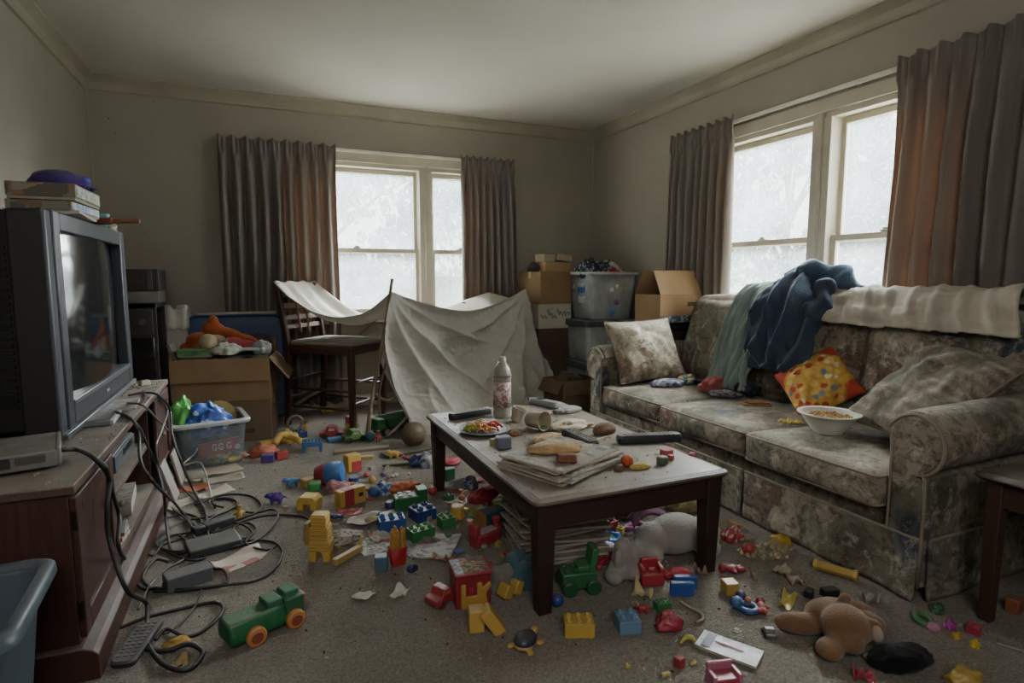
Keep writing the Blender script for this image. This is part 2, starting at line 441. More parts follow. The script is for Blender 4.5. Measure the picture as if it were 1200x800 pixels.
# ================================================================== light
SUNB, SUNR = 20, 20
wd = bpy.data.worlds.new('overcast'); sc.world = wd; wd.use_nodes = True
nt = wd.node_tree; nt.nodes.clear()
bg = nt.nodes.new('ShaderNodeBackground'); wo = nt.nodes.new('ShaderNodeOutputWorld')
tc = nt.nodes.new('ShaderNodeTexCoord'); sx = nt.nodes.new('ShaderNodeSeparateXYZ'); cr = nt.nodes.new('ShaderNodeValToRGB')
nt.links.new(tc.outputs['Generated'], sx.inputs[0]); nt.links.new(sx.outputs[2], cr.inputs[0])
cr.color_ramp.elements[0].position = 0; cr.color_ramp.elements[0].color = (.80, .82, .80, 1)
cr.color_ramp.elements[1].position = .7; cr.color_ramp.elements[1].color = (.88, .95, 1, 1)
nt.links.new(cr.outputs[0], bg.inputs[0]); bg.inputs[1].default_value = 1.0; nt.links.new(bg.outputs[0], wo.inputs[0])
for nm, loc, rot, sx_, sy_ in (('window_light_back', ((BW[0]+BW[1])/2, YB+.13, (BW[2]+BW[3])/2), (-PI/2, 0, 0), BW[1]-BW[0], BW[3]-BW[2]),
                             ('window_light_right', (XR+.13, (RW[0]+RW[1])/2, (RW[2]+RW[3])/2), (0, PI/2, 0), RW[3]-RW[2], RW[1]-RW[0])):
    ld = bpy.data.lights.new(nm, 'AREA'); ld.shape = 'RECTANGLE'; ld.size = sx_; ld.size_y = sy_; ld.cycles.is_portal = True
    lo = bpy.data.objects.new(nm, ld); C.objects.link(lo); lo.location = loc; lo.rotation_euler = rot
for nm, el, az, s_ in (('daylight_back', 33, 8, SUNB), ('daylight_right', 30, 80, SUNR)):
    ld = bpy.data.lights.new(nm, 'SUN'); ld.energy = s_; ld.angle = R(75); ld.color = (.96, .98, 1)
    lo = bpy.data.objects.new(nm, ld); C.objects.link(lo); e_, a_ = R(el), R(az)
    d_ = V((-math.sin(a_)*math.cos(e_), -math.cos(a_)*math.cos(e_), -math.sin(e_))); lo.rotation_euler = d_.to_track_quat('-Z', 'Y').to_euler()
    lo.location = -d_*12+V((1.5, 3, 0))
ld = bpy.data.lights.new('fill_light', 'AREA'); ld.shape = 'DISK'; ld.size = 1.6; ld.energy = 13; ld.color = (1, .97, .93)  # added fill light behind the camera, no ceiling fixture here
lo = bpy.data.objects.new('fill_light', ld); C.objects.link(lo); lo.location = (-.1, -.9, 2.35); lo.rotation_euler = (V((1.0, 3.2, .2))-lo.location).to_track_quat('-Z', 'Y').to_euler()
sc.view_settings.view_transform = 'AgX'; sc.view_settings.look = 'None'; sc.view_settings.exposure = 1.82
sc.cycles.use_denoising = True; sc.cycles.max_bounces = 10; sc.cycles.diffuse_bounces = 6; sc.cycles.transparent_max_bounces = 12
sc.cycles.sample_clamp_indirect = 6; sc.cycles.caustics_reflective = False; sc.cycles.caustics_refractive = False
# ================================================================== sofa
def floral(name, dim=1.0, seed=0, stripes=False):
    t = NT(name); v = t.add('Mapping', {'Vector': t.coord(), 'Location': (seed*3.1, seed*1.7, seed)}).outputs[0]
    wv = t.add('TexNoise', {'Vector': v, 'Scale': 5, 'Detail': 3}).outputs['Color']
    dv = t.add('VectorMath', {0: v, 1: t.add('VectorMath', {0: wv, 'Scale': .22}, operation='SCALE').outputs[0]}, operation='ADD').outputs[0]
    vo = t.add('TexVoronoi', {'Vector': dv, 'Scale': 5.5})
    h = t.add('SeparateColor', {0: vo.outputs['Color']})
    pal = t.ramp(h.outputs[0], [(0, '#938a79'), (.2, '#555540'), (.34, '#9d9483'), (.48, '#70524a'), (.58, '#877f70'), (.7, '#4a525a'), (.8, '#a9a08f'), (.9, '#574e42')], 'CONSTANT')
    petal = t.rng(vo.outputs['Distance'], .25, .5)
    c = t.mix(t.math('MULTIPLY', petal, .5), pal, '#8f8774')
    veins = t.rng(t.noise(21, 6, .75, dv, .25), .46, .62)
    c = t.mix(t.math('MULTIPLY', veins, .7), c, '#36332a')
    lite = t.rng(t.noise(13, 6, .75, t.add('Mapping', {'Vector': v, 'Location': (3, 7, 2)}).outputs[0], .4), .53, .68)
    c = t.mix(t.math('MULTIPLY', lite, .62), c, '#d2cab8')
    if stripes:
        s = t.add('TexWave', {'Vector': v, 'Scale': 7, 'Distortion': 3, 'Detail': 2}).outputs['Fac']
        c = t.mix(t.math('MULTIPLY', s, .55), c, '#5d5a52')
    c = t.dust(c, .28, '#a39f92', 10)
    if dim != 1: c = t.mix(1.0, c, (dim, dim, dim), 'MULTIPLY')
    return t.done(t.bsdf(c, .93, t.bump(t.math('ADD', t.noise(240, 2), t.math('MULTIPLY', t.noise(9, 4), .7)), .35, .008), **{'Specular IOR Level': .12, 'Sheen Weight': .1}))
FLO = floral('floral_upholstery', .86); PIPE = M('#82796a', .9, .2, 12)
def puff(mb, a, b, r=.05, crown=.02, n=16, mi=0):
    """soft block between corners a and b: rounded edges, swollen faces"""
    a, b = V(a), V(b); c = (a+b)/2; hd_ = (b-a)/2
    def pt(p):
        q = V(p); core = V([max(-hd_[i]+r, min(hd_[i]-r, q[i]*hd_[i])) for i in range(3)])
        d = V([q[i]*hd_[i] for i in range(3)])-core
        d = d.normalized()*r if d.length > 1e-6 else d
        o = core+d
        for i in range(3):
            j, k = (i+1) % 3, (i+2) % 3
            if abs(q[i]) > .999: o[i] += math.copysign(crown*(1-q[j]**2)*(1-q[k]**2), q[i])
        return c+o
    def e(t):
        return math.copysign(1-(1-abs(t))**1.6, t)
    for ax in range(3):
        for s in (-1, 1):
            def f(u, v):
                q = [0, 0, 0]; q[ax] = s; q[(ax+1) % 3] = e(2*u-1)*s; q[(ax+2) % 3] = e(2*v-1)
                return pt(q)
            mb.grid(f, n, n, mi)
    bmesh.ops.remove_doubles(mb.bm, verts=mb.bm.verts[:], dist=.0004)
    return mb
def rough_up(mb, amp, s, seed=0):
    for v in mb.bm.verts:
        n = V((nz(v.co, s, seed), nz(v.co, s, seed+5), nz(v.co, s, seed+9))); v.co += n*amp
    return mb
def corner_loop(a, b, axis, side, r=.03):
    """welting around one face of a block"""
    a, b = V(a), V(b); i, j = [(1, 2), (0, 2), (0, 1)][axis]; w = (a, b)[side][axis]
    pts = []
    for (ci, cj, s0) in ((b[i]-r, b[j]-r, 0), (a[i]+r, b[j]-r, 1), (a[i]+r, a[j]+r, 2), (b[i]-r, a[j]+r, 3)):
        for k in range(5):
            t = (s0+k/4)*PI/2; p = V((0, 0, 0)); p[axis] = w; p[i] = ci+r*math.cos(t); p[j] = cj+r*math.sin(t); pts.append(p)
    return pts
sofa = thing('sofa', 'large floral upholstered three seat sofa with rolled arms along the right wall', 'sofa', (2.6, 2.35, 0))
SA, SB = 1.365, 3.335         # seat between the arms
obj('base', MB().span((2.13, SA-.02, .05), (3.06, SB+.02, .30)), FLO, sofa, world=True, bevel=.02)
cuts = [SA, 2.025, 2.69, SB]
seats = []
for i, (hz, fx) in enumerate(((.43, 2.05), (.425, 2.075), (.425, 2.10))):
    a, b = (fx, cuts[i]+.006, .295), (2.82, cuts[i+1]-.006, hz)
    mb = puff(MB(), a, b, .035, .022); rough_up(mb, .009, 5, i)
    o = obj('seat_cushion', mb, FLO, sofa, world=True, ang=180); seats.append(o)
    p = MB()
    for zc in (hz-.012, .308):
        p.tube([(x, y, z+(.008*math.sin((y-a[1])/(b[1]-a[1])*PI))) for x, y, z in [(q.x, q.y, zc) for q in corner_loop((a[0]+.006, a[1]+.004, 0), (b[0], b[1]-.004, 1), 2, 0, .03)]], .0062, 6, 1, closed=True, smooth=False)
    obj('piping', p, PIPE, o, world=True, ang=180)
def back_cush(ya, yb, k):
    mb = puff(MB(), (-.1, ya, 0), (.085, yb, .60), .085, .03, 18); rough_up(mb, .014, 4, k+3)
    mb.xform(Matrix.Translation((2.83, 0, .42)) @ Matrix.Rotation(R(13), 4, 'Y'))
    return mb
for i in range(3):
    obj('back_cushion', back_cush(cuts[i]+(-.03 if i == 0 else .006), cuts[i+1]-(-.03 if i == 2 else .006), i), FLO, sofa, world=True, ang=180)
bb = MB(); puff(bb, (2.92, SA-.12, .1), (3.045, SB+.12, .93), .06, .01, 12)
obj('backrest', bb, FLO, sofa, world=True, ang=180)
def arm(y0, s, nm):
    """s=-1 near arm (rolls toward -y), +1 far arm"""
    prof_ = [(0, .05), (0, .56)]
    cy, cz, r = .085, .575, .112
    for k in range(15):
        t = PI*.87-(PI*1.32)*k/14; prof_.append((cy+r*math.cos(t)-.0, cz+r*math.sin(t)))
    prof_ += [(.135, .45), (.135, .05)]
    def sect(x, sw):
        return [V((x, y0+s*(py*sw+(1-sw)*.08), pz if pz < .3 else .3+(pz-.3)*sw)) for py, pz in prof_]
    mb = MB(); mb.ring([sect(2.115, .93), sect(2.125, .985), sect(2.15, 1), sect(2.5, 1.015), sect(2.9, 1.01), sect(3.08, .99)])
    rough_up(mb, .006, 6, s)
    o = obj('arm', mb, FLO, sofa, world=True, ang=35)
    fp = MB(); fp.ring([[V((x, y0+s*(.08+(py-.08)*.86), .05+(pz-.05)*.965)) for py, pz in prof_] for x in (2.125, 2.098)])
    obj('arm_panel', fp, FLO, o, world=True, bevel=.012)
    t = MB(); t.tube([(2.104, y0+s*(.08+(py-.08)*.9), .05+(pz-.05)*.972) for py, pz in prof_], .007, 6, 3); obj('piping', t, PIPE, o, world=True, ang=180)
arm(SA, -1, 'near'); arm(SB, 1, 'far')
def skirt(a, b, seed):
    a, b = V(a), V(b); d = b-a; n = V((d.y, -d.x, 0)).normalized()
    if n.x > 0 and abs(d.y) > abs(d.x): n = -n
    def f(u, v):
        p = a.lerp(b, u)+n*(.012*v+.006*math.sin(u*17+seed)*v+.004*nz(V((u*4, v*3, seed)), 2)); return V((p.x, p.y, .225*(1-v)+.008))
    mb = MB().grid(f, 40, 10); o = obj('skirt_panel', mb, FLO, sofa, world=True, ang=180, solid=.012)
    t = MB(); t.tube([a+n*.006+V((0, 0, .23)), b+n*.006+V((0, 0, .23))], .006, 6, 1, smooth=False); obj('piping', t, PIPE, o, world=True)
    return o
sx0 = 2.10
for a, b in ((1.235, 2.04), (2.055, 2.69), (2.705, 3.46)): skirt((sx0, a, 0), (sx0, b, 0), a)
skirt((sx0+.03, 1.222, 0), (3.05, 1.222, 0), 5)

# ================================================================== coffee table
DARK = wood('#3a2922', '#2a1c17', .45, (14, 1.2, 14))
TOPM = wood('#5b4a40', '#4a3b33', .95, (14, 1.2, 14), .5)
ct = thing('coffee_table', 'dark wooden coffee table with dusty cluttered top in front of the sofa', 'table', (1.18, 2.34, 0))
tx0, tx1, ty0, ty1 = .80, 1.63, 1.655, 3.03
def lip(x0, x1, y0, y1, z0, z1, ov):
    mb = MB(); rings = []
    for o_, z in ((-.012, z0), (0, z0+.008), (.004, (z0+z1)/2), (0, z1-.008), (-.014, z1-.0005), (-.02, z1-.004), (-.026, z1-.0005)):
        pts = []; r = .034
        for cx, cy, s in ((x1-r, y1-r, 0), (x0+r, y1-r, 1), (x0+r, y0+r, 2), (x1-r, y0+r, 3)):
            for k in range(5):
                t = (s+k/4)*PI/2; pts.append(V((cx+(r+o_)*math.cos(t), cy+(r+o_)*math.sin(t), z)))
        rings.append(pts)
    mb.ring(rings); return mb
obj('tabletop', lip(tx0, tx1, ty0, ty1, TZ-.03, TZ, 0), TOPM, ct, world=True, ang=14)
ap = MB()
for a, b in (((tx0+.04, ty0+.035, TZ-.115), (tx1-.04, ty0+.055, TZ-.03)), ((tx0+.04, ty1-.055, TZ-.115), (tx1-.04, ty1-.035, TZ-.03)),
             ((tx0+.035, ty0+.04, TZ-.115), (tx0+.055, ty1-.04, TZ-.03)), ((tx1-.055, ty0+.04, TZ-.115), (tx1-.035, ty1-.04, TZ-.03))): ap.span(a, b)
obj('apron', ap, DARK, ct, world=True, bevel=.004)
for x in (tx0+.055, tx1-.055):
    for y in (ty0+.055, ty1-.055):
        mb = MB().box((x, y, (TZ-.03)/2), (.05, .05, TZ-.03), taper=(1.4, 1.4)); obj('leg', mb, DARK, ct, world=True, bevel=.004)

# end table at the right edge
et = thing('end_table', 'dark wooden end table in the shadow beside the near sofa arm', 'table', (2.5, .93, 0))
ED = wood('#4a352a', '#35251d', .5, (1.2, 14, 14))
obj('tabletop', lip(2.16, 2.85, .70, 1.125, .485, .51, 0), ED, et, world=True, ang=14)
ap = MB()
for a, b in (((2.2, .735, .4), (2.8, .75, .485)), ((2.2, 1.075, .4), (2.8, 1.09, .485)), ((2.195, .74, .4), (2.21, 1.085, .485)), ((2.79, .74, .4), (2.805, 1.085, .485))): ap.span(a, b)
obj('apron', ap, ED, et, world=True, bevel=.003)
for x in (2.21, 2.79):
    for y in (.755, 1.07): obj('leg', MB().box((x, y, .245), (.036, .036, .49), taper=(1.3, 1.3)), ED, et, world=True, bevel=.003)

# ================================================================== television stand
STW = wood('#4e3129', '#3a231d', .35, (14, 14, 1.2)); STT = wood('#5d4a40', '#4a382f', .9, (14, 1.2, 14), .6); INS = M('#2a1a16', .7, .15, 8, dust=.6)
sy0, sy1, sxb, sxf, sz = 1.94, 3.78, -1.085, -.515, .575
st = thing('television_stand', 'long dark wooden television stand with two doors and open middle shelves', 'tv stand', (-.8, 2.86, 0))
obj('tabletop', MB().span((sxb, sy0-.015, sz-.028), (sxf+.02, sy1+.012, sz)), STT, st, world=True, bevel=.005)
for y in (sy0, sy0+.46, sy1-.46, sy1-.022): obj('side_panel', MB().span((sxb+.01, y, .1), (sxf-(.02 if sy0 < y < sy1-.1 else 0), y+.022, sz-.028)), STW, st, world=True, bevel=.002)
obj('back_panel', MB().span((sxb+.004, sy0, .1), (sxb+.012, sy1, sz-.028)), INS, st, world=True)
obj('shelf', MB().span((sxb+.012, sy0+.482, .315), (sxf-.02, sy1-.46, .335)), STT, st, world=True, bevel=.002)
obj('shelf', MB().span((sxb+.012, sy0+.022, .1), (sxf-.004, sy1-.022, .125)), STT, st, world=True, bevel=.002)
pl = MB(); pl.ring([[V((x, y, z)) for x, z in ((sxb+.01, 0), (sxf+.05, 0), (sxf+.05, .075), (sxf+.035, .09), (sxf+.01, .1), (sxb+.01, .1))] for y in (sy0-.03, sy1+.02)])
obj('plinth', pl, STW, st, world=True, bevel=.003, ang=18)
def sdoor(ya, yb, knob_y, hinge_y):
    mb = MB(); z0, z1, x = .115, sz-.04, sxf
    mb.span((x, ya, z0), (x+.018, ya+.055, z1)); mb.span((x, yb-.055, z0), (x+.018, yb, z1))
    mb.span((x, ya+.055, z0), (x+.018, yb-.055, z0+.065)); mb.span((x, ya+.055, z1-.055), (x+.018, yb-.055, z1)); mb.span((x, ya+.04, z0+.04), (x+.007, yb-.04, z1-.04))
    d = obj('door', mb, STW, st, world=True, bevel=.0035)
    k = MB(); k.lathe([(.004, 0), (.006, .004), (.005, .014), (.011, .02), (.012, .027), (.006, .032)], 14, (x+.018, knob_y, .36), (0, PI/2, 0)); obj('knob', k, M('#8c8478', .35, metal=.7, dust=.3), d, world=True, ang=180)
    for z in (.2, .47): obj('hinge', MB().cyl((x+.012, hinge_y, z-.025), (x+.012, hinge_y, z+.025), .007, seg=8), M('#241a16', .4, metal=.5), d, world=True)
sdoor(sy0+.005, sy0+.45, sy0+.42, sy0-.002); sdoor(sy1-.45, sy1-.005, sy1-.42, sy1)

# ================================================================== television
tv = thing('television', 'big grey tube television with wide screen on the dark wooden stand', 'television', (-.8, 3.07, sz))
TVK = M('#1b1a1c', .6, .1, 8, .1, 200, .2); TVG = M('#35373d', .38, .08, 5, 0, 80, .15, metal=.25); TVS = M('#5a5d63', .35, .08, 5, dust=.3, metal=.3)
vx, va, vb, z0, z1 = -.645, 2.45, 3.70, .587, 1.385
bk_ = MB(); bk_.ring([[V((x, (va+vb)/2+s*((vb-va)/2-ins), z)) for s, z in ((-1, lo), (1, lo), (1, hi), (-1, hi))] for x, ins, lo, hi in ((vx-.012, .003, z0, z1-.003), (vx-.115, .006, z0, z1-.006), (vx-.118, .06, z0+.02, z1-.008), (vx-.28, .09, z0+.02, z1-.014), (-1.09, .25, z0+.05, z1-.2))], cap=(False, True))
hs = obj('housing', bk_, TVK, tv, world=True, bevel=.012)
vt = MB()
for k in range(24): vt.box((-.84, va+.074, .70+k*.024), (.12, .012, .011), (0, 0, R(-10.5)))
obj('vent', vt, M('#131315', .7), hs, world=True)
fr = MB(); sa, sb, s0, s1 = va+.15, vb-.095, .70, 1.315      # screen opening
for a, b in (((va+.075, z0), (sa, z1)), ((sb, z0+.02), (vb, z1)), ((sa, s1), (sb, z1)), ((sa, z0+.02), (sb, s0))): fr.span((vx-.05, a[0], a[1]), (vx, b[0], b[1]))
bez = obj('bezel', fr, TVG, tv, world=True, bevel=.006)
obj('speaker_panel', MB().span((vx-.03, va+.004, z0), (vx-.006, va+.076, z1-.001)), M('#2c2e33', .6, .1, 30, .2, 500, .2, metal=.2), tv, world=True, bevel=.008)
obj('edge_trim', MB().span((vx-.014, va-.004, z0), (vx-.002, va+.008, z1+.002)).span((vx-.03, va, z0-.004), (vx+.012, vb, z0+.018)), TVS, tv, world=True, bevel=.004)
obj('bottom_ledge', MB().span((vx-.02, sa-.005, s0-.022), (vx+.006, sb+.005, s0)), TVS, bez, world=True, bevel=.003)
bg_ = MB()
for k, (y, w_) in enumerate(((0, .012), (.016, .008), (.028, .012))): bg_.span((vx, 3.1+y, .638), (vx+.002, 3.1+y+w_, .65))
obj('badge', bg_, M('#c9c9c6', .3, metal=.6), bez, world=True)
ya, yb = sa-.02, sb+.02
def scrn(u, v):
    y, z = ya+(yb-ya)*u, s0-.02+(s1-s0+.04)*v
    return V((vx-.05+.052*(1-(2*u-1)**2)-.006*(2*v-1)**2, y, z))
def screen_mat():
    t = NT('tube_glass'); v = t.coord()
    c = t.mix(t.rng(t.noise(5, 4), .3, .7), '#15181a', '#23272a')
    r = t.rng(t.noise(3.5, 5, .6), .3, .7, .06, .16)
    d = t.bsdf(c, .12, **{'Specular IOR Level': .9, 'Coat Weight': .5, 'Coat Roughness': .1})
    t.link(r, d.node.inputs['Roughness']); return t.done(d)
obj('screen', MB().grid(scrn, 28, 20), screen_mat(), tv, world=True, ang=180)
ft = MB()
ft.span((-.98, va+.25, sz), (vx-.08, vb-.25, z0+.004)); obj('foot', ft, TVK, tv, world=True)

# ================================================================== kitchen chair under the sheet
CHW = wood('#4d3022', '#38211a', .3, (14, 14, 1.5), .4); CHL = wood('#8f7762', '#7a624f', .3, (14, 14, 1.5), .5)
cp, cang = (.533, 4.76, 0), math.atan2(-.42, .45)
ch = thing('dining_chair', 'tall dark wooden chair with padded seat holding up the white sheet', 'chair', cp, cang)
L2, W2 = .30, .215
for s in (-1, 1):
    t = MB(); t.ring([[V((x+dx, s*W2+dy, z)) for dx, dy in ((-.022, -.017), (.022, -.017), (.022, .017), (-.022, .017))] for x, z in ((-L2+.0, 0), (-L2+.02, .3), (-L2+.03, .62), (-L2+.01, .75), (-L2-.035, 1.0), (-L2-.055, 1.11))])
    obj('back_post', t, CHW, ch, bevel=.005)
    obj('leg', MB().box((L2, s*W2, .315), (.04, .036, .63), taper=(1.15, 1.15)), CHW, ch, bevel=.005)
for z, a in ((.3, 1), (.16, 1)):
    for s in (-1, 1): obj('rung', MB().cyl((-L2+.015, s*W2, z), (L2, s*W2, z), .011, seg=8), CHW, ch)
for x, z in ((-L2+.02, .36), (L2, .36), (L2, .2), (-L2+.01, .22)): obj('rung', MB().cyl((x, -W2, z), (x, W2, z), .011, seg=8), CHW, ch)
sf = MB()
for a, b in (((-L2+.03, -W2-.015, .575), (L2+.015, -W2+.015, .64)), ((-L2+.03, W2-.015, .575), (L2+.015, W2+.015, .64)), ((L2-.015, -W2, .575), (L2+.015, W2, .64)), ((-L2+.02, -W2, .575), (-L2+.05, W2, .64))): sf.span(a, b)
obj('seat_frame', sf, CHW, ch, bevel=.004)
obj('seat_pad', puff(MB(), (-L2+.05, -W2-.005, .637), (L2+.02, W2+.005, .672), .016, .012, 10), cloth('#8b8474', .4), ch, ang=180)
for z, hh, x in ((1.045, .1, -L2-.042), (.93, .045, -L2-.02), (.84, .04, -L2-.002), (.77, .035, -L2+.008)):
    obj('back_rail' if hh > .08 else 'back_slat', MB().box((x, 0, z), (.018, W2*2-.02, hh), (0, R(-12), 0)), CHL, ch, bevel=.004)
for y in (-.05, .05): obj('back_spindle', MB().tube([(-L2+.02, y, .72), (-L2-.0, y, .86), (-L2-.04, y, 1.0)], .012, 6, 2), CHL, ch)

# second chair carrying the far side of the sheet
c2 = thing('dining_chair', 'second dark wooden chair mostly hidden under the white sheet', 'chair', (1.98, 4.93, 0), R(-60))
for s in (-1, 1):
    t = MB(); t.ring([[V((x+dx, s*.19+dy, z)) for dx, dy in ((-.018, -.018), (.018, -.018), (.018, .018), (-.018, .018))] for x, z in ((-.19, 0), (-.18, .45), (-.2, .7), (-.22, .93))]); obj('back_post', t, CHW, c2, bevel=.004)
    obj('leg', MB().box((.19, s*.19, .21), (.036, .036, .42)), CHW, c2, bevel=.004)
obj('seat', MB().box((0, 0, .44), (.42, .42, .035)), CHW, c2, bevel=.008)
for z in (.9, .78, .66): obj('back_rail', MB().box((-.21, 0, z), (.018, .36, .05)), CHW, c2, bevel=.004)

# ================================================================== sheet tent
def sheet_mat():
    t = NT('bed_sheet'); v = t.coord()
    c = t.mix(t.rng(t.noise(2.4, 6, .65, v), .35, .68), '#cbc6bc', '#e0dcd3')
    c = t.mix(t.math('MULTIPLY', t.rng(t.noise(5, 5, .7, v, 1), .58, .75), .35), c, '#8f8570')
    n = t.bump(t.math('ADD', t.noise(300, 2, .5, v), t.math('MULTIPLY', t.noise(13, 5, .65, v, 1.4), 1.4)), .6, .016)
    return t.done(t.add('MixShader', {0: .15, 1: t.bsdf(c, .9, n, **{'Specular IOR Level': .1}), 2: t.add('BsdfTranslucent', {'Color': lin('#d8d2c4')}).outputs[0]}).outputs[0])
Bp, Dp = V((.875, 4.2, 1.05)), V((2.19, 4.76, 1.05))
def ss(a, b, x):
    t = max(0, min(1, (x-a)/(b-a))); return t*t*(3-2*t)
def topedge(u):
    p = Bp.lerp(Dp, u); s = abs(2*u-1)
    p.z -= .165*(1-s**1.7); p.y -= .04*math.sin(PI*u); return p
n_out = V((.39, -.92, 0))
def fsh(x): return 1-2*abs(math.sin(x/2))**.8
def front(u, v):
    T = topedge(u)
    Bo = V((1.0, 3.93, .012)).lerp(V((2.62, 4.78, .012)), u) + n_out*(.10*math.sin(PI*u))
    if u < .12: Bo = Bo.lerp(V((.97, 4.05, .03)), (1-u/.12)**2*.6)
    vv = v
    P = T.lerp(Bo, vv)
    # hangs steeper at first near the middle, sweeps out near the corners
    P += n_out*(-.07*math.sin(PI*v)*(.4+.6*math.sin(PI*u)))
    if u < .35: P.x -= .10*math.sin(PI*min(1, v*1.1))*(1-u/.35)**2
    dB = math.hypot(u*1.45, v*1.05); aB = math.atan2(v*1.05, u*1.45+1e-6)
    dD = math.hypot((1-u)*1.45, v*1.05); aD = math.atan2(v*1.05, (1-u)*1.45+1e-6)
    fB = fsh(aB*15+.8*math.sin(aB*5))*.05*ss(.03, .45, dB)*(1-ss(.6, 1.35, dB))
    fD = fsh(aD*17+1.1+.7*math.sin(aD*6))*.05*ss(.03, .45, dD)*(1-ss(.6, 1.35, dD))
    fold = .05*ss(.35, 1, v)*fsh(u*30+2.2*math.sin(u*7)+1.3*v)*(.35+.65*abs(2*u-1))
    sw = .028*math.sin(v*15-9*(u-.5)**2*4)*math.sin(PI*u)**2*(1-ss(.5, .8, v))
    P += n_out*(fB+fD+fold+sw+.024*nz(V((u*6, v*5, 1)), 1)+.012*abs(nz(V((u*14, v*12, 3)), 1))+.013*abs(nz(V((u*24, v*20, 5)), 1))+.006*abs(nz(V((u*48, v*38, 6)), 1)))
    if u > .985 or v < .02: pass
    P.z = max(P.z, .012); return P
Kpts = [V((1.12, 5.02, .80)), V((1.45, 5.06, .86)), V((1.96, 5.07, 1.015)), V((2.3, 5.07, .92))]
def back_edge(u):
    k = min(u*3, 2.999); i = int(k); return Kpts[i].lerp(Kpts[i+1], k-i)
def roof(u, v):
    T, K = topedge(u), back_edge(u); P = T.lerp(K, v); P.z -= .07*math.sin(PI*v)*(.4+.6*math.sin(PI*u)) - .02*math.sin(u*20+v*3)*math.sin(PI*v)
    return P
def leftflap(u, v):      # the side of the sheet folding in behind the pole
    P = front(0, v); Q = P+V((.04*math.sin(v*9)+.05, .30*(1-.3*v), -.02))
    if v > .45: Q = Q.lerp(P, ss(.45, .8, v))
    R_ = P.lerp(Q, u); R_.x += .02*math.sin(u*9+v*4)*u; R_.z = max(R_.z, .012); return R_
def rightside(u, v):
    P = front(1, v); Q = V((2.25, 5.0, .9)).lerp(V((2.25, 4.98, .02)), v); R_ = P.lerp(Q, u); R_ += V((1, .2, 0))*(.03*math.sin(u*8+v*3)*v*u); R_.z = max(R_.z, .012); return R_
mt4 = Matrix.Translation(cp) @ Matrix.Rotation(cang, 4, 'Z')
Nn, Nf = mt4 @ V((-L2-.055, -W2-.03, 1.118)), mt4 @ V((-L2-.055, W2+.03, 1.118))
E0, E1 = Bp, Kpts[0]
def swag(u, v):
    A = Nn.lerp(Nf, v); Z = E0.lerp(E1, v); P = A.lerp(Z, u)
    sag = .235*(1-v)+.10*v + .06*math.sin(PI*v)
    P.z -= sag*(1-abs(2*u-1)**2.1)
    P.z += .016*math.sin(v*21+1.5*math.sin(u*3))*math.sin(PI*min(1, u*1.2+.12))+.006*nz(V((u*7, v*7, 4)), 1)
    P.y += .03*math.sin(PI*u)*math.sin(v*10)
    return P
def swaghang(u, v):      # short end of the sheet hanging behind the chair back
    A = Nn.lerp(Nf, u); return A+mt4.to_3x3() @ V((-.02-.03*v-.012*math.sin(u*14)*v, 0, -.28*v-.0))
sh = MB(); sh.grid(front, 220, 120).grid(roof, 70, 24).grid(leftflap, 10, 60).grid(rightside, 24, 40).grid(swag, 60, 36)
bmesh.ops.remove_doubles(sh.bm, verts=sh.bm.verts[:], dist=.004)
solo('bed_sheet', 'dirty white bed sheet draped over chairs and a stick as a play tent', 'sheet', sh, sheet_mat(), ang=180, solid=.003)
STK = wood('#8b7a64', '#6d5d4a', .3, (14, 14, 2), .7)
def stick(label, pts, r=.011, group=None):
    solo('stick', label, 'stick', MB().tube(pts, lambda k: r*(1-.35*k), 7, 4), STK, ang=180)
stick('main tent pole of bare branch standing at the peak left of the bottle', [fl(430, 515), (.72, 4.16, .35), (.80, 4.18, .7), (.885, 4.215, 1.14)], .017)
stick('thin bent branch leaning beside the tent pole, nearer the chair', [(.80, 4.33, 0), (.79, 4.31, .3), (.84, 4.27, .55), (.86, 4.25, .9)], .011)
stick('forked branch lying low across the foot of the tent pole', [(.78, 4.5, .25), (.9, 4.45, .2), (.98, 4.35, .32), (1.02, 4.3, .42)], .012)
stick('curved branch lying on the carpet under the tent opening', [(.78, 4.07, .02), (.9, 4.1, .1), (1.0, 4.2, .17), (1.03, 4.3, .22)], .012)
stick('pale branch slanting between the chair legs', [(.22, 5.0, .10), (.33, 5.0, .17), (.42, 5.04, .2), (.47, 5.08, .215)], .016)
stick('thin crossing branch hanging behind the chair seat front', [(.72, 4.72, .70), (.86, 4.68, .82), (.93, 4.66, .86)], .008)

# ================================================================== left corner clutter
BLK = M('#24211f', .5, .1, 8, dust=.45)
cb = thing('cabinet', 'low black hi-fi cabinet with smoked glass door in the back left corner', 'cabinet', (-.83, 4.62, 0))
obj('carcass', MB().span((-1.06, 4.42, 0), (-.62, 4.44, .98)).span((-1.06, 4.80, 0), (-.62, 4.82, .98)).span((-1.06, 4.42, .95), (-.62, 4.82, .98)).span((-1.06, 4.42, 0), (-1.04, 4.82, .98)).span((-1.06, 4.42, 0), (-.62, 4.82, .3)), BLK, cb, world=True, bevel=.003)
obj('door', MB().span((-1.03, 4.405, .32), (-.64, 4.418, .76)), M('#1b1a1a', .15, spec=.8), cb, world=True, bevel=.003)
obj('control_panel', MB().span((-1.03, 4.405, .78), (-.64, 4.42, .94)), M('#2e2b28', .4, dust=.3), cb, world=True, bevel=.003)
for k in range(4): obj('knob', MB().cyl((-.97+k*.09, 4.385, .86), (-.97+k*.09, 4.405, .86), .022, .024), M('#47423b', .4), cb, world=True, bevel=.003)
mo = thing('stereo', 'small black and silver stereo on the corner cabinet beside the television', 'stereo', (-.82, 4.62, .98))
obj('casing', MB().span((-1.02, 4.46, 1.06), (-.60, 4.8, 1.205)), BLK, mo, world=True, bevel=.006)
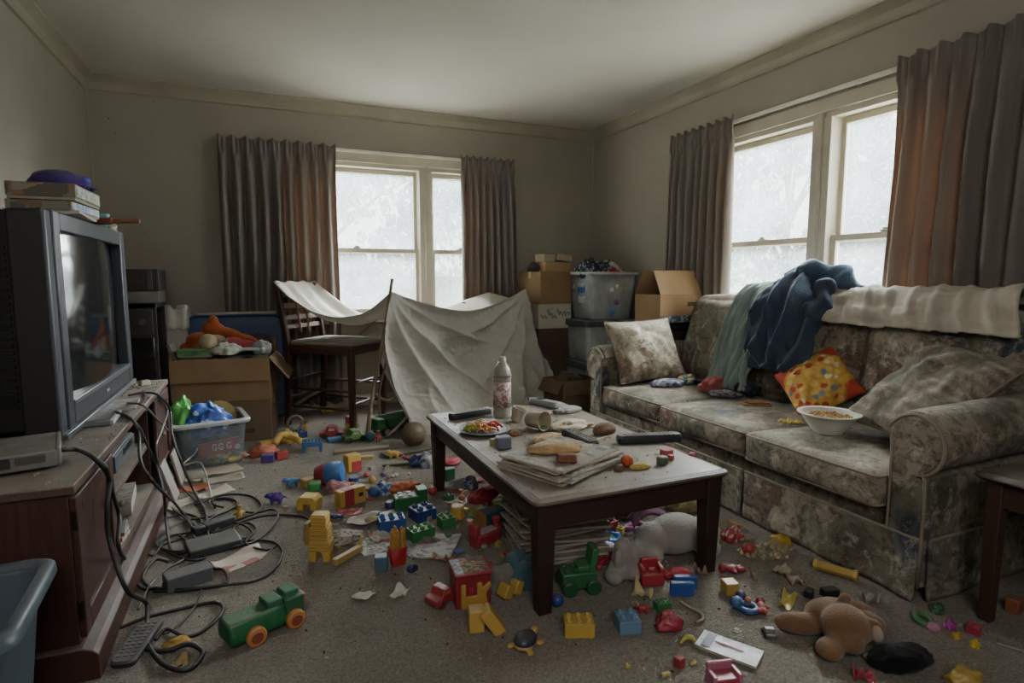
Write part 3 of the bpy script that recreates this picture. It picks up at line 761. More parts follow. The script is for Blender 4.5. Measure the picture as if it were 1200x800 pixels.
obj('base', MB().span((-1.0, 4.47, .982), (-.605, 4.79, 1.06)), M('#77756f', .4, dust=.4, metal=.4), mo, world=True, bevel=.005)
obj('window', MB().span((-.98, 4.452, 1.085), (-.70, 4.462, 1.165)), M('#4b453c', .2, spec=.7), mo, world=True, bevel=.002)
obj('handle', MB().span((-.665, 4.45, 1.07), (-.635, 4.463, 1.195)), M('#3a3733', .4), mo, world=True, bevel=.003)
wb = thing('waste_bin', 'white plastic waste bin with crumpled liner behind the toy carton', 'bin', (-.6, 4.99, 0))
m = MB(); m.ring([[V((-.6+x*k, 4.99+y*k, z)) for x, y in ((-.1, -.13), (.1, -.13), (.1, .13), (-.1, .13))] for z, k in ((0, .8), (.9, 1.0))], cap=(True, False))
obj('tub', m, M('#b1aca2', .5, .12, 5, dust=.3), wb, world=True, solid=.006, bevel=.006)
m = MB()
def liner(u, v):
    a = 2*PI*u; q = max(abs(math.cos(a)), abs(math.sin(a))); r = 1/q
    return V((-.6+.108*r*math.cos(a)*(1+.05*math.sin(a*9+v*4)), 4.99+.138*r*math.sin(a)*(1+.05*math.cos(a*8)), .93-.16*v+.018*math.sin(a*7)*(1-v)+.01*math.sin(a*15)))
m.grid(liner, 60, 8, cu=True); obj('liner', m, M('#c4c0b6', .4, .15, 12, .5, 40), wb, world=True, ang=180, solid=.002)

def flap(mb, a, b, out, drop, l):
    """carton flap hinged on edge a-b"""
    a, b = V(a), V(b); d = V(out).normalized()*l*math.cos(drop)+V((0, 0, -l*math.sin(drop)))
    n = (b-a).cross(d).normalized()*.003
    k = .01
    mb.ring([[a+n, b+n, b+n+d*1-(b-a)*k, a+n+d+(b-a)*k], [a-n, b-n, b-n+d-(b-a)*k, a-n+d+(b-a)*k]])
def carton(name, label, loc, rot, d, col, open_=True, flaps=(), group=None, dustv=.25, marks=None, tape=True):
    """flaps: list of (side, drop angle, length); sides f,b,l,r"""
    e = thing(name, label, 'box', loc, rot, group); x, y, z = d[0]/2, d[1]/2, d[2]; cm = cardboard(col, dustv)
    mb = MB(); t = .004
    if open_:
        mb.span((-x, -y, 0), (x, y, t)); mb.span((-x, -y, t), (x, -y+t, z)); mb.span((-x, y-t, t), (x, y, z)); mb.span((-x, -y+t, t), (-x+t, y-t, z)); mb.span((x-t, -y+t, t), (x, y-t, z))
    else: mb.span((-x, -y, 0), (x, y, z))
    bd = obj('carton_body', mb, cm, e, bevel=.003)
    ed = {'f': ((-x, -y, z), (x, -y, z), (0, -1, 0)), 'b': ((x, y, z), (-x, y, z), (0, 1, 0)), 'l': ((-x, y, z), (-x, -y, z), (-1, 0, 0)), 'r': ((x, -y, z), (x, y, z), (1, 0, 0))}
    for s, dr, l in flaps:
        m = MB(); flap(m, *ed[s], R(dr), l); obj('flap', m, cm, e)
    if tape and not open_:
        m = MB().span((-x-.0012, -.022, z-.06), (x+.0012, .022, z+.0012)); obj('tape', m, M('#b59a6c', .3), bd)
    if marks: obj('printing', marks(x, y, z), M('#4a3c2c', .8), bd)
    return e
carton('carton', 'closed brown carton on the carpet under the toy-filled open carton', (-.235, 4.66, 0), R(-8), (.62, .42, .29), '#6e5a47', False, marks=lambda x, y, z: MB().span((.1, -y-.0012, .06), (.2, -y, .09)))
carton('carton', 'open brown carton overflowing with toys, stacked on the closed carton', (-.235, 4.66, .293), R(-8), (.63, .43, .30), '#83694e', True, (('f', 83, .16), ('r', 52, .2), ('b', -75, .1)))
bl = thing('crate_side', 'big blue plastic storage crate side standing up behind the toy carton', 'crate', (-.16, 5.02, 0), R(-3))  # a single side panel of a crate
m = MB()
def rr(w, h, r, n=6):
    return [(sx_*(w-r)+r*math.cos((q+k/n)*PI/2), sy_*(h-r)+r*math.sin((q+k/n)*PI/2)) for q, (sx_, sy_) in enumerate(((1, 1), (-1, 1), (-1, -1), (1, -1))) for k in range(n+1)]
m.ring([[V((x, o, z+.46)) for x, z in rr(.34*k, .41*k, .06)] for o, k in ((0, 1), (-.02, 1), (-.025, .97), (-.012, .93))])
obj('panel', m, plastic('#2c456f', .15), bl, ang=30)
obj('rim', MB().box((0, .0, .875), (.56, .05, .02)), M('#a39d8c', .6, dust=.3), bl, bevel=.004)

# corner stacks on the right
carton('carton', 'dark brown carton at the bottom of the left corner stack', (2.495, 4.99, 0), R(2), (.33, .40, .68), '#5c4c40', False)
def scrib(x, y, z):
    mb = MB(); rnd = random.Random(4)
    for k in range(9):
        cx = -x+.02+k*.034; cz = z*.55+rnd.uniform(-.02, .02)
        mb.tube([(cx, -y-.001, cz), (cx+.012, -y-.001, cz+rnd.uniform(.01, .045)), (cx+.022, -y-.001, cz-.02), (cx+.034, -y-.001, cz+rnd.uniform(-.01, .02))], .0028, 4, 3)
    for k in range(7):
        cz = .05+k*.022; mb.tube([(-x-.001, y-.06, cz), (-x-.001, y-.15-rnd.uniform(0, .1), cz+.004)], .0026, 4, 1)
    return mb
carton('carton', 'white carton with dark scribbled writing in the middle of the corner stack', (2.495, 4.985, .683), R(1), (.34, .42, .225), '#b8b3a6', False, marks=scrib, tape=False)
carton('carton', 'brown carton on top of the white scribbled carton', (2.495, 4.98, .911), R(3), (.33, .42, .29), '#8d7457', False, marks=lambda x, y, z: MB().span((-x-.001, y-.12, .07), (-x, y-.05, .13)))
carton('carton', 'small empty open carton on the carpet between tent and far sofa arm', (2.42, 4.32, 0), R(6), (.36, .30, .30), '#75604c', True, (('f', 80, .12), ('l', 60, .12)))
TOTE = glassy('#f2f6f6', .33)
def tote(name, label, loc, rot, d, mat, taper=.86, rim='#c8cbc9', cat='storage box', lid=None, open_=True):
    e = thing(name, label, cat, loc, rot); x, y, z = d[0]/2, d[1]/2, d[2]
    rings = [[V((px, py, h)) for px, py in rr(x*k, y*k, .045)] for h, k in ((.0, taper-.03), (.012, taper), (z*.5, (taper+1)/2), (z-.02, 1))]
    m = MB(); m.ring(rings, cap=(True, False)); b = obj('tub', m, mat, e, ang=40, solid=.004)
    r = MB(); r.ring([[V((px, py, h)) for px, py in rr(x+o, y+o, .05)] for o, h in ((0, z-.025), (.022, z-.025), (.026, z-.008), (.018, z), (-.004, z), (-.004, z-.02))], closed=True)
    obj('rim', r, M(rim, .4, dust=.3), e, ang=40)
    if lid:
        m = MB(); m.ring([[V((px, py, h)) for px, py in rr(x+o, y+o, .05)] for o, h in ((.03, z-.045), (.032, z+.004), (.025, z+.012), (.0, z+.014), (-.02, z+.006))]); obj('lid', m, M(lid, .45, dust=.5), e, ang=40)
    return e
tote('storage_tote', 'clear plastic storage tote heaped with toys, on the grey-lidded tote', (2.925, 4.66, .775), 0, (.49, .42, .425), TOTE)
tote('storage_tote', 'clear plastic tote with dark grey lid under the toy-heaped tote', (2.90, 4.66, .40), 0, (.52, .44, .36), TOTE, .9, lid='#4b4f52')
tote('storage_tote', 'lower clear plastic tote standing on the carpet in the right corner', (2.90, 4.66, 0), 0, (.52, .44, .385), TOTE, .9, lid='#55585a')
tote('storage_tote', 'dark plastic tote with black lid under the open house-shaped carton', (2.86, 3.77, 0), 0, (.38, .38, .80), plastic('#3a3d40'), .92, lid='#2f3133')
def ob(x, y, z): return MB().span((.06, -y-.001, .12), (.17, -y, .15))
oc = carton('carton', 'open brown carton with raised flaps behind the far sofa arm, on a dark tote', (2.86, 3.62, .818), 0, (.375, .31, .205), '#987b5b', True, (('f', -118, .20), ('b', -118, .20)), marks=ob)
m = MB().span((-.1855, -.1555, .004), (.1855, -.1548, .05)).span((-.1858, -.1552, .004), (-.185, .1552, .04)); obj('printed_band', m, printed('#51606b', ['#8f9aa0', '#3b4650', '#a9aba5'], 60, .6), oc)
# ================================================================== helpers for loose things
def basis(x, y):
    x = V(x).normalized(); y = V(y); y = (y-x*y.dot(x)).normalized(); z = x.cross(y)
    return Matrix((x, y, z)).transposed().to_euler()
def pillow(name, label, c, xd, yd, w, h, t, mat, wr=.012, seed=0, pipe=None, cat='pillow', sag=0):
    def srf(s):
        def f(u, v):
            x, y = 2*u-1, 2*v-1
            pr = max(0, (1-abs(x)**2.6)*(1-abs(y)**2.6))**.55
            px, py = x*(1-.07*(1-y*y)), y*(1-.07*(1-x*x))
            p = V((px*w/2, py*h/2, s*t/2*pr))
            n = wr*(nz(V((x*2, y*2, 0)), 1.2, seed)+.5*nz(V((x*4, y*4, s)), 1.3, seed+3)); p.z += n*(.3+pr); p.z -= sag*x*x
            return p
        return f
    mb = MB().grid(srf(1), 36, 36).grid(srf(-1), 36, 36); bmesh.ops.remove_doubles(mb.bm, verts=mb.bm.verts[:], dist=.0008)
    e = thing(name, label, cat, c, basis(xd, yd))
    o = obj('cover', mb, mat, e, ang=180)
    if pipe:
        s = srf(1); pts = [s(k/12, 0) for k in range(12)]+[s(1, k/12) for k in range(12)]+[s(1-k/12, 1) for k in range(12)]+[s(0, 1-k/12) for k in range(12)]
        obj('piping', MB().tube(pts, .005, 6, 2, closed=True), pipe, e, ang=180)
    return e
pillow('throw_pillow', 'square floral pillow leaning in the far corner of the sofa', (2.43, 3.30, .655), (.44, -.05, .02), (-.104, .218, .34), .50, .46, .17, floral('floral_pillow', 1.3, 4), .014, 1, PIPE)
pillow('throw_pillow', 'large dusty striped grey pillow leaning against the near sofa arm', (2.60, 1.54, .665), (.30, -.11, .25), (.08, .33, .01), .56, .46, .17, floral('striped_pillow', .95, 9, True), .024, 2, PIPE)
def orange_mat():
    t = NT('orange_print'); v = t.coord()
    vo = t.add('TexVoronoi', {'Vector': v, 'Scale': 30}); h = t.add('SeparateColor', {0: vo.outputs['Color']}).outputs[0]
    pal = t.ramp(h, [(0, '#c9a24e'), (.32, '#b5472f'), (.45, '#d8b86a'), (.66, '#a84a30'), (.74, '#6f7f86'), (.82, '#d0a95a'), (.93, '#e0d3b4')], 'CONSTANT')
    c = t.mix(t.rng(vo.outputs['Distance'], .45, .7), pal, '#c49a4a')
    c = t.mix(t.math('MULTIPLY', t.rng(t.noise(20, 5, .7, v), .5, .65), .4), c, '#8f4a2c')
    e = t.add('SeparateXYZ', {0: v}); ex = t.math('ABSOLUTE', e.outputs[0]); ey = t.math('ABSOLUTE', e.outputs[1])
    corner = t.rng(t.math('MULTIPLY', ex, ey), .010, .013); c = t.mix(corner, c, '#a8402c')
    return t.done(t.bsdf(c, .9, t.bump(t.noise(250, 2), .3, .004)))
pillow('cushion', 'small orange and yellow patterned cushion tilted on its corner against the sofa back', (2.69, 2.15, .595), (.165, -.188, .17), (.014, .236, .141), .345, .335, .11, orange_mat(), .008, 5, None, 'cushion')
def drape(name, label, cat, path, y0, y1, mat, nf=6, amp=.02, lump=.02, edge=.03, seed=0, skew=0, nu=80, nv=44, sol=.006, puffy=0):
    P = smooth_path([V((x, 0, z)) for x, z in path], 8); L = len(P)-1
    def f(u, v):
        vv = v*(1-edge*(.5+.5*math.sin(u*9+seed))*(1-v)) if edge else v
        k = vv*L; i = min(int(k), L-1); p = P[i].lerp(P[i+1], k-i); t = (P[i+1]-P[i]).normalized(); n = V((-t.z, 0, t.x))
        a = amp*math.sin(u*nf*2*PI+2.5*math.sin(v*3+seed)+skew*v*6)*(.4+.6*abs(1-v))
        l = lump*(nz(V((u*4, v*3, seed)), 1)+.6*nz(V((u*9, v*8, seed+2)), 1)+.35*abs(nz(V((u*17, v*15, seed+4)), 1)))
        y = y0+(y1-y0)*u+skew*(v-.5)*.2+.02*math.sin(v*7+seed)*(u-.5)
        q = V((p.x, y, p.z))+n*(abs(a)*.6+a*.4+l+lump*.8+puffy*math.sin(PI*u)*math.sin(PI*min(1, v*1.3)))
        return q
    return solo(name, label, cat, MB().grid(f, nu, nv), mat, ang=180, solid=sol)
BK = [(2.775, .80), (2.80, .88), (2.825, .97), (2.88, 1.055), (2.95, 1.07), (3.02, 1.055), (3.05, 1.02)]
drape('throw_blanket', 'crumpled grey-beige throw blanket lying along the sofa back', 'blanket', [(2.795, .90)]+BK[2:], 1.36, 2.34, cloth('#b3ab9c', .2), 9, .016, .03, .12, 2, .4)
TEALC = cloth('#7f8d88', .15); NAVY = cloth('#3c4858', .12, .8, 120)
drape('cloth', 'pale grey-green crumpled shirt hanging down the middle sofa back cushion', 'clothes', [(2.66, .46), (2.68, .55), (2.71, .66), (2.735, .78), (2.78, .90), (2.83, 1.02), (2.9, 1.065), (2.99, 1.07)], 2.54, 2.88, TEALC, 6, .026, .035, .05, 4, -.5)
def heap(name, label, cat, c, r, mat, seed=0, n=40, amp=.22, rot=0, fold=9, flat=True, **kw):
    """crumpled cloth / bag / heap lying on a surface at c"""
    e = MB()
    def f(u, v):
        a = 2*PI*u; b = PI*(v-.5)
        d = V((math.cos(a)*math.cos(b), math.sin(a)*math.cos(b), math.sin(b)))
        k = 1+amp*(nz(d, 1.6, seed)*1.3+.7*abs(nz(d, 3.3, seed+2))+.35*nz(d, 7, seed+4)+.12*math.sin(d.x*fold+d.y*fold*.7+3*nz(d, 2, seed+6)))
        p = V((d.x*r[0]*k, d.y*r[1]*k, d.z*r[2]*k))
        if flat: p.z = max(p.z, -r[2]*.55)+r[2]*.55
        return p
    e.grid(f, n, n//2, cu=True); bmesh.ops.remove_doubles(e.bm, verts=e.bm.verts[:], dist=.0003)
    return solo(name, label, cat, e, mat, c, rot, ang=180, **kw)
# dark blue jacket slung over the back: a lumpy top and hanging folds
mb = MB()
def jk(u, v):
    path = jk.P; L = len(path)-1; k = v*L; i = min(int(k), L-1); p = path[i].lerp(path[i+1], k-i); t = (path[i+1]-path[i]).normalized(); n = V((-t.z, 0, t.x))
    wdt = .37-.05*v+.08*math.sin(v*5); y = 2.47+(u-.5)*wdt-.05*(1-v)
    bul = .10*math.sin(PI*u)**.7*(.35+.65*math.sin(PI*min(1, v*1.05)))
    r = .03*fsh(u*22+4*math.sin(v*4)+v*5)+.02*fsh(v*13+5*math.sin(u*5))+.05*nz(V((u*3.4, v*4, 8)), 1)+.03*abs(nz(V((u*8, v*9, 9)), 1))
    return V((p.x, y, p.z))+n*(bul+r*.8+.02)
jk.P = smooth_path([V((x, 0, z)) for x, z in ((2.665, .62), (2.69, .70), (2.73, .82), (2.79, .96), (2.86, 1.06), (2.94, 1.085), (3.01, 1.055), (3.04, 1.0))], 8)
mb.grid(jk, 90, 70); jko = thing('jacket', 'dark blue jacket thrown in a heap over the sofa back', 'jacket', (2.85, 2.45, .6))
obj('jacket_body', mb, NAVY, jko, world=True, ang=180, solid=.006)
mb = MB(); mb.tube([(2.86, 2.28, 1.12), (2.81, 2.24, 1.03), (2.76, 2.29, .9), (2.72, 2.33, .74), (2.70, 2.38, .66)], lambda k: .03+.034*math.sin(PI*min(1, k*.8+.08))+.01*math.sin(k*19), 16, 9); rough_up(mb, .03, 13, 3); obj('sleeve', mb, NAVY, jko, world=True, ang=180)
mb = MB(); mb.tube([(2.96, 2.58, 1.13), (2.9, 2.47, 1.18), (2.93, 2.33, 1.17), (2.97, 2.22, 1.12), (2.99, 2.16, 1.07)], lambda k: .022+.036*math.sin(PI*(.1+.75*k))+.01*math.sin(k*21), 16, 9); rough_up(mb, .03, 14, 8); obj('sleeve', mb, cloth('#485a6e', .12, .8, 120), jko, world=True, ang=180)

# ---- small things on the sofa seat
S_ = .452
bo = thing('bowl', 'white bowl of cereal on the near sofa seat cushion', 'bowl', (2.335, 1.80, .455))
obj('bowl_body', MB().lathe([(.0, 0), (.058, 0), (.062, .006), (.09, .04), (.117, .083), (.131, .088), (.131, .093), (.112, .090), (.086, .045), (.058, .014), (0, .012)], 40), M('#d3d0c8', .3, .05, 6, dust=.15), bo, ang=50)
mb = MB(); mb.lathe([(0, .062), (.06, .066), (.097, .064), (.09, .04)], 24)
rnd = random.Random(3)
for k in range(90):
    a, r = rnd.uniform(0, 6.28), .092*math.sqrt(rnd.random()); mb.lathe([(.004, -.003), (.008, -.003), (.008, .003), (.004, .003)], 8, (r*math.cos(a), r*math.sin(a), .069+rnd.uniform(0, .008)), (rnd.uniform(-.6, .6), rnd.uniform(-.6, .6), 0), close=True)
tag(obj('cereal', mb, M('#b3935f', .8, .3, 60), bo, ang=180), None, None, kind='stuff')
def chips(name, label, c, n, r, col, seed, cat='crisps'):
    rnd = random.Random(seed); mb = MB()
    for k in range(n):
        q = rnd.uniform(.010, .016); a = rnd.uniform(0, 6.28); d = r*math.sqrt(rnd.random())
        mb.tube([(d*math.cos(a)-q, d*math.sin(a), .005), (d*math.cos(a), d*math.sin(a)+q*.5, .012), (d*math.cos(a)+q*1.4, d*math.sin(a)-q*.3, .006)], .004, 5, 3)
    return solo(name, label, cat, mb, M(col, .7, .2, 40), c, ang=180, kind='stuff')
chips('pasta_scraps', 'small spill of yellow pasta pieces beside the cereal bowl', (2.33, 2.0, .45), 12, .05, '#c9ae57', 2)
heap('food_packet', 'crumpled blue and white packet on the far sofa cushion below the floral pillow', 'packet', (2.41, 3.03, .447), (.115, .045, .032), printed('#8e93a6', ['#4d567c', '#b5b7c0', '#666f92'], 45, .7), 3, 36, .12, R(-15))
heap('wrapper', 'green and orange shiny wrapper behind the blue and white packet', 'wrapper', (2.60, 3.07, .447), (.085, .05, .035), printed('#5c7067', ['#c98a3b', '#3f5a56', '#8c9a90'], 35, .6), 4, 36, .3, R(30))
heap('cloth', 'crumpled dusty red cloth between two sofa seat cushions', 'clothes', (2.58, 2.80, .447), (.11, .06, .055), cloth('#a35a57', .1), 5, 48, .38, R(25))
heap('sock', 'small black sock between the green wrapper and red cloth', 'clothes', (2.69, 2.99, .447), (.08, .045, .026), cloth('#24252b', .08), 6, 36, .3, R(10))
heap('cloth', 'dark navy crumpled garment behind the red cloth on the sofa', 'clothes', (2.70, 2.68, .447), (.13, .07, .05), cloth('#262832', .08), 7, 48, .4, R(80))
heap('cloth', 'black and pink checked cloth roll at the front of the navy garment', 'clothes', (2.52, 2.63, .447), (.095, .032, .024), printed('#3c3c46', ['#7b6a76', '#23242c', '#9a8f95'], 70, .7), 8, 36, .15, R(-48))
mb = MB(); mb.box((0, 0, .005), (.15, .09, .008)).box((.01, .02, .014), (.12, .08, .008), (0, 0, .3))
solo('crust_slices', 'flat brown crusts lying on the middle sofa cushion', 'food', mb, M('#8d6a47', .85, .3, 30, .3, 60), (2.50, 2.38, .447), R(-30), bevel=.004)

# ---- loose things on the coffee table
def seg(a, b): 
    a, b = V(a), V(b); d = b-a; return (a+b)/2, d.length, math.atan2(d.y, d.x)
def remote(label, a, b, w=.045, h=.02, col='#2b2b2d', dustv=.5, nb=(3, 9), keys='#6f6d69', group='remote controls'):
    c, L, ang = seg(a, b); e = thing('remote_control', label, 'remote control', c, ang, group)
    mb = MB(); mb.ring([[V((x, y, z)) for x, y in rr(L/2-i, w/2-i, w*.28)] for z, i in ((0, .004), (.004, .001), (h*.7, 0), (h, .005))])
    obj('casing', mb, M(col, .5, .1, 20, .1, 80, dustv), e, ang=30)
    m = MB()
    for i in range(nb[1]):
        for j in range(nb[0]): m.box((-L*.36+L*.72*i/(nb[1]-1), (j-(nb[0]-1)/2)*w*.26, h+.0008), (L*.72/nb[1]*.62, w*.16, .003))
    obj('buttons', m, M(keys, .6, .15, 30, dust=dustv), e)
    return e
remote('dust covered dark remote on the far left corner of the coffee table', tb(527, 492), tb(574, 484), .055, .034, dustv=.95)
remote('black remote lying on the food wrappers behind the magazines', tb(663, 509, .452)+V((0, 0, 0)), tb(697, 525, .452), .06, .03, dustv=.35, keys='#8b8a86')
remote('long thick dark remote at the sofa side of the coffee table', tb(723, 519), tb(797, 516), .055, .036, '#2a2b30', .6, (3, 12))
hp = thing('phone_handset', 'grey cordless phone handset at the far end of the coffee table', 'phone', *[seg(tb(622, 472), tb(655, 479))[i] for i in (0, 2)])
mb = MB(); mb.ring([[V((x, y, z)) for x, y in rr(.085-i, .026-i, .018)] for z, i in ((0, .006), (.008, 0), (.02, .001), (.03, .007))]); obj('casing', mb, M('#7c7d7c', .45, .1, 12, dust=.6), hp, ang=30)
obj('display', MB().span((-.045, -.014, .0295), (-.005, .014, .0315)), M('#3d4244', .2), hp)
obj('antenna', MB().cyl((-.082, .014, .018), (-.118, .014, .018), .006), M('#55565a', .5), hp)
mb = MB(); mb.ring([[V((x, y, z)) for x, y in rr(.062-i, .042-i, .022)] for z, i in ((0, .006), (.006, 0), (.018, .001), (.024, .009))])
solo('soap_box', 'flat grey plastic case beside the phone handset', 'box', mb, M('#8d8b84', .5, .1, 14, dust=.6), tb(668, 482), R(15), ang=30)
heap('paper_scrap', 'small crushed grey wrapper touching the flat grey plastic case', 'wrapper', tb(655, 485), (.028, .022, .018), M('#77736a', .7, .3, 50, dust=.4), 12, 30, .4)
bt = thing('bottle', 'tall dusty plastic bottle with faded pink label on the coffee table', 'bottle', tb(588.5, 488))
obj('bottle_body', MB().lathe([(0, 0), (.036, 0), (.040, .006), (.040, .022), (.037, .03), (.0385, .04), (.0385, .145), (.0365, .152), (.039, .16), (.039, .175), (.036, .19), (.026, .208), (.016, .216), (.0155, .222), (0, .222)], 32), M('#8f8d83', .35, .2, 20, .1, 30, .2), bt, ang=40)
obj('label', MB().lathe([(.0392, .042), (.0392, .143)], 32), printed('#b9aea6', ['#a3656c', '#7d7a74', '#c7c0b8', '#995a62'], 110, .55), bt, ang=180)
obj('cap', MB().lathe([(0, .242), (.014, .242), (.0155, .24), (.0155, .221), (.0185, .219), (.0185, .214), (0, .214)], 24), M('#a09e95', .4, .1, 20, dust=.3), bt, ang=40)
obj('collar', MB().lathe([(.0388, .162), (.0412, .164), (.0412, .169), (.0388, .171)], 32), M('#76746c', .4), bt, ang=40)
hp.scale = (1.25, 1.25, 1.2)
bt.scale = (1.22, 1.22, 1.32)
pt = thing('plate', 'blue-grey plate with noodle leftovers on the coffee table', 'plate', tb(567, 506))
obj('plate_body', MB().lathe([(0, 0), (.06, 0), (.07, .004), (.094, .012), (.096, .014), (.093, .016), (.068, .008), (0, .006)], 40), M('#7e858d', .35, .1, 10, dust=.3), pt, ang=40)
rnd = random.Random(5)
for nm, col, cx, cy, n, rr_, lb in (('noodles', '#b5793a', -.012, .0, 46, .045, 'orange noodles'), ('salad', '#a3a24a', -.045, .0, 22, .022, 'yellow-green salad'), ('pepper_strips', '#b93f33', .035, -.005, 14, .03, 'red pepper strips'), ('cabbage', '#c7b9a0', .0, .045, 22, .035, 'pale cabbage shreds')):
    mb = MB()
    for k in range(n):
        a = rnd.uniform(0, 6.28); d = rr_*math.sqrt(rnd.random()); x, y = cx+d*math.cos(a), cy+d*math.sin(a); zc = .012+.026*max(0, 1-d/rr_*.8)*rnd.uniform(.5, 1.1); a2 = rnd.uniform(0, 6.28); l = rnd.uniform(.012, .022)
        mb.tube([(x-l*math.cos(a2), y-l*math.sin(a2), zc), (x, y, zc+.006), (x+l*math.cos(a2), y+l*math.sin(a2), zc-.002)], .0028 if nm != 'pepper_strips' else .004, 5, 3)
    tag(obj(nm, mb, M(col, .5, .2, 60), pt, ang=180), lb, None, kind='stuff')
pt.scale = (1.28, 1.28, 1.28)
def cup(label, c, rot, r0, r1, h, col, group='paper cups'):
    e = thing('paper_cup', label, 'cup', c, rot, group)
    obj('cup_wall', MB().lathe([(0, .004), (r0-.002, .003), (r0, 0), (r0+.001, .002), (r1, h), (r1+.0028, h+.001), (r1+.0022, h+.004), (r1-.001, h+.002), (r0-.0005, .008), (0, .008)], 28), M(col, .7, .12, 14, dust=.3), e, ang=40)
    return e
cup('small pale cup standing tilted beside the bottle foot', tb(605, 493, TZ+.003), (.12, .25, 0), .027, .037, .066, '#a69f90')
cup('larger beige cup lying on its side with the mouth toward the room', tb(619, 494, TZ+.045)+V((.03, .05, 0)), (R(86), 0, R(20)), .036, .044, .10, '#a89f8b')
heap('crumpled_napkin', 'small brown crumpled food scrap behind the purple toy block', 'scrap', tb(602, 510), (.028, .022, .016), M('#84674e', .9, .3, 60), 14, 30, .4)
heap('leaf_scrap', 'small green crumpled scrap right of the lying cup', 'scrap', tb(638, 504), (.026, .02, .014), M('#55733f', .6, .2, 60), 15, 30, .4)
solo('toy_block', 'dull purple-grey toy block on the coffee table before the plate', 'toy block', MB().box((0, 0, .027), (.062, .055, .054)), plastic('#6d6a7e', .4), tb(590, 525), R(-10), bevel=.006)
solo('toy_block', 'small yellow-green toy block left of the purple-grey block', 'toy block', MB().box((0, 0, .014), (.028, .03, .028)), plastic('#8f8a52', .4), tb(579, 521), R(12), bevel=.004)
solo('toy_block', 'small dark grey block at the back edge of the magazines', 'toy block', MB().box((0, 0, .018), (.032, .03, .036)), plastic('#5a585a', .4), tb(631, 545, TZ), R(5), bevel=.004)
pn = thing('crayon', 'pinkish white crayon lying before the magazine stack', 'crayon', *[(lambda q: (q[0]+V((0, 0, .0052)), q[2]))(seg(tb(590, 535), tb(617, 540)))[i] for i in (0, 1)])
obj('barrel', MB().cyl((-.045, 0, 0), (.03, 0, 0), .005, seg=10), M('#b29c9a', .6), pn); obj('tip', MB().cyl((.03, 0, 0), (.046, 0, 0), .0045, .0015, 10), M('#8f6f70', .7), pn)
# magazines splayed at the near left corner
MAGI = [['#6f6a63', '#a8a197', '#8a5048', '#3f4044'], ['#7b7a76', '#b5ad9f', '#54606a'], ['#8c8375', '#5d5750', '#b3a894']]
def mag(label, c, rot, w=.21, l=.28, h=.008, inks=MAGI[0], base='#a39d90', curl=.01, cat='magazine', name='magazine', group='magazines on the coffee table', seed=0):
    e = thing(name, label, cat, c, rot, group)
    def pg(zo):
        return lambda u, v: V(((u-.5)*w, (v-.5)*l, zo+curl*(abs(2*u-1)**2.5*.6+abs(2*v-1)**3*.5)*(.5+nz(V((u*2, v*2, seed)), 1))))
    mb = MB(); n = 10; top, bot = pg(h), pg(0)
    mb.grid(top, n, n); mb.grid(lambda u, v: bot(u, v)-V((0, 0, .0)), n, n)
    for fix in (0, 1):
        mb.grid(lambda u, v: bot(u, fix).lerp(top(u, fix), v), n, 1); mb.grid(lambda u, v: bot(fix, u).lerp(top(fix, u), v), n, 1)
    bmesh.ops.remove_doubles(mb.bm, verts=mb.bm.verts[:], dist=.0002)
    for v in mb.bm.verts: v.co.z = max(v.co.z, 0)
    obj('pages', mb, M('#a8a293', .85, .12, 60, dust=.3), e, ang=30)
    obj('cover', MB().grid(lambda u, v: top(.01+.98*u, .01+.98*v)+V((0, 0, .0012)), n, n), printed(base, inks, 28, .55, .45, .35), e, ang=180)
    return e
ml, mn, mr = tb(590, 551), tb(668, 575), tb(727, 540)
mw, mrot = seg(ml, mn)[1], seg(ml, mn)[2]; mln = (mr-mn).length; mc = (ml+mr)/2; mzz = .001
for k, lb in enumerate(('lowest magazine of the splayed stack at the table corner', 'second lowest magazine of the splayed stack at the table corner', 'third magazine from the bottom of the splayed stack', 'third magazine from the top of the splayed stack', 'second magazine from the top of the splayed stack', 'topmost grey magazine of the splayed stack at the table corner')):
    hh = (.009, .005, .008, .005, .007, .006)[k]
    mag(lb, mc+V((.008*math.sin(k*2.3), .012*math.cos(k*1.9)+.004*k, mzz)), mrot+R((0, 5, -3, 8, -5, 2)[k]), mw*(1, .98, 1.0, .96, .97, .94)[k], mln*(1, .97, .99, .95, .96, .93)[k], hh, MAGI[k % 3], '#8d8b88' if k == 5 else '#a39d90', .003, seed=k+1); mzz += hh+.002
mz = TZ+mzz
def bread(name, label, c, r, col, rot, seed, cat='food', amp=.15, bs=60): return heap(name, label, cat, c, r, M(col, .9, .22, 45, .5, bs, .1), seed, 40, amp, rot)
bread('bread_slab', 'long pale bread slab on top of the magazines', V(tb(655, 531, mz))+V((0, .02, 0)), (.105, .042, .024), '#b09468', R(-12), 21)
solo('cake_slice', 'brown cake slice lying on the magazines under the bread slab', 'food', MB().box((0, 0, .016), (.075, .045, .03), taper=(.9, .9)), M('#7a5138', .9, .25, 60, .5, 50, .1), tb(664, 541, mz), R(-20), bevel=.006)
heap('flatbread', 'topped flatbread slice behind the bread slab', 'food', tb(645, 519), (.085, .065, .026), printed('#b39a6e', ['#a5523e', '#c7b48c', '#8e7d4e', '#b8a06c'], 90, .6), 22, 40, .12)
bread('sausage', 'dark reddish sausage right of the bread slab', tb(699, 533, .43), (.072, .024, .022), '#7b4a3c', R(38), 23, amp=.06)
heap('food_wrapper', 'tan greaseproof wrapper under the sausage', 'wrapper', tb(690, 536), (.09, .06, .012), M('#b89a6a', .7, .2, 30, .2, 20), 24, 44, .3, R(30))
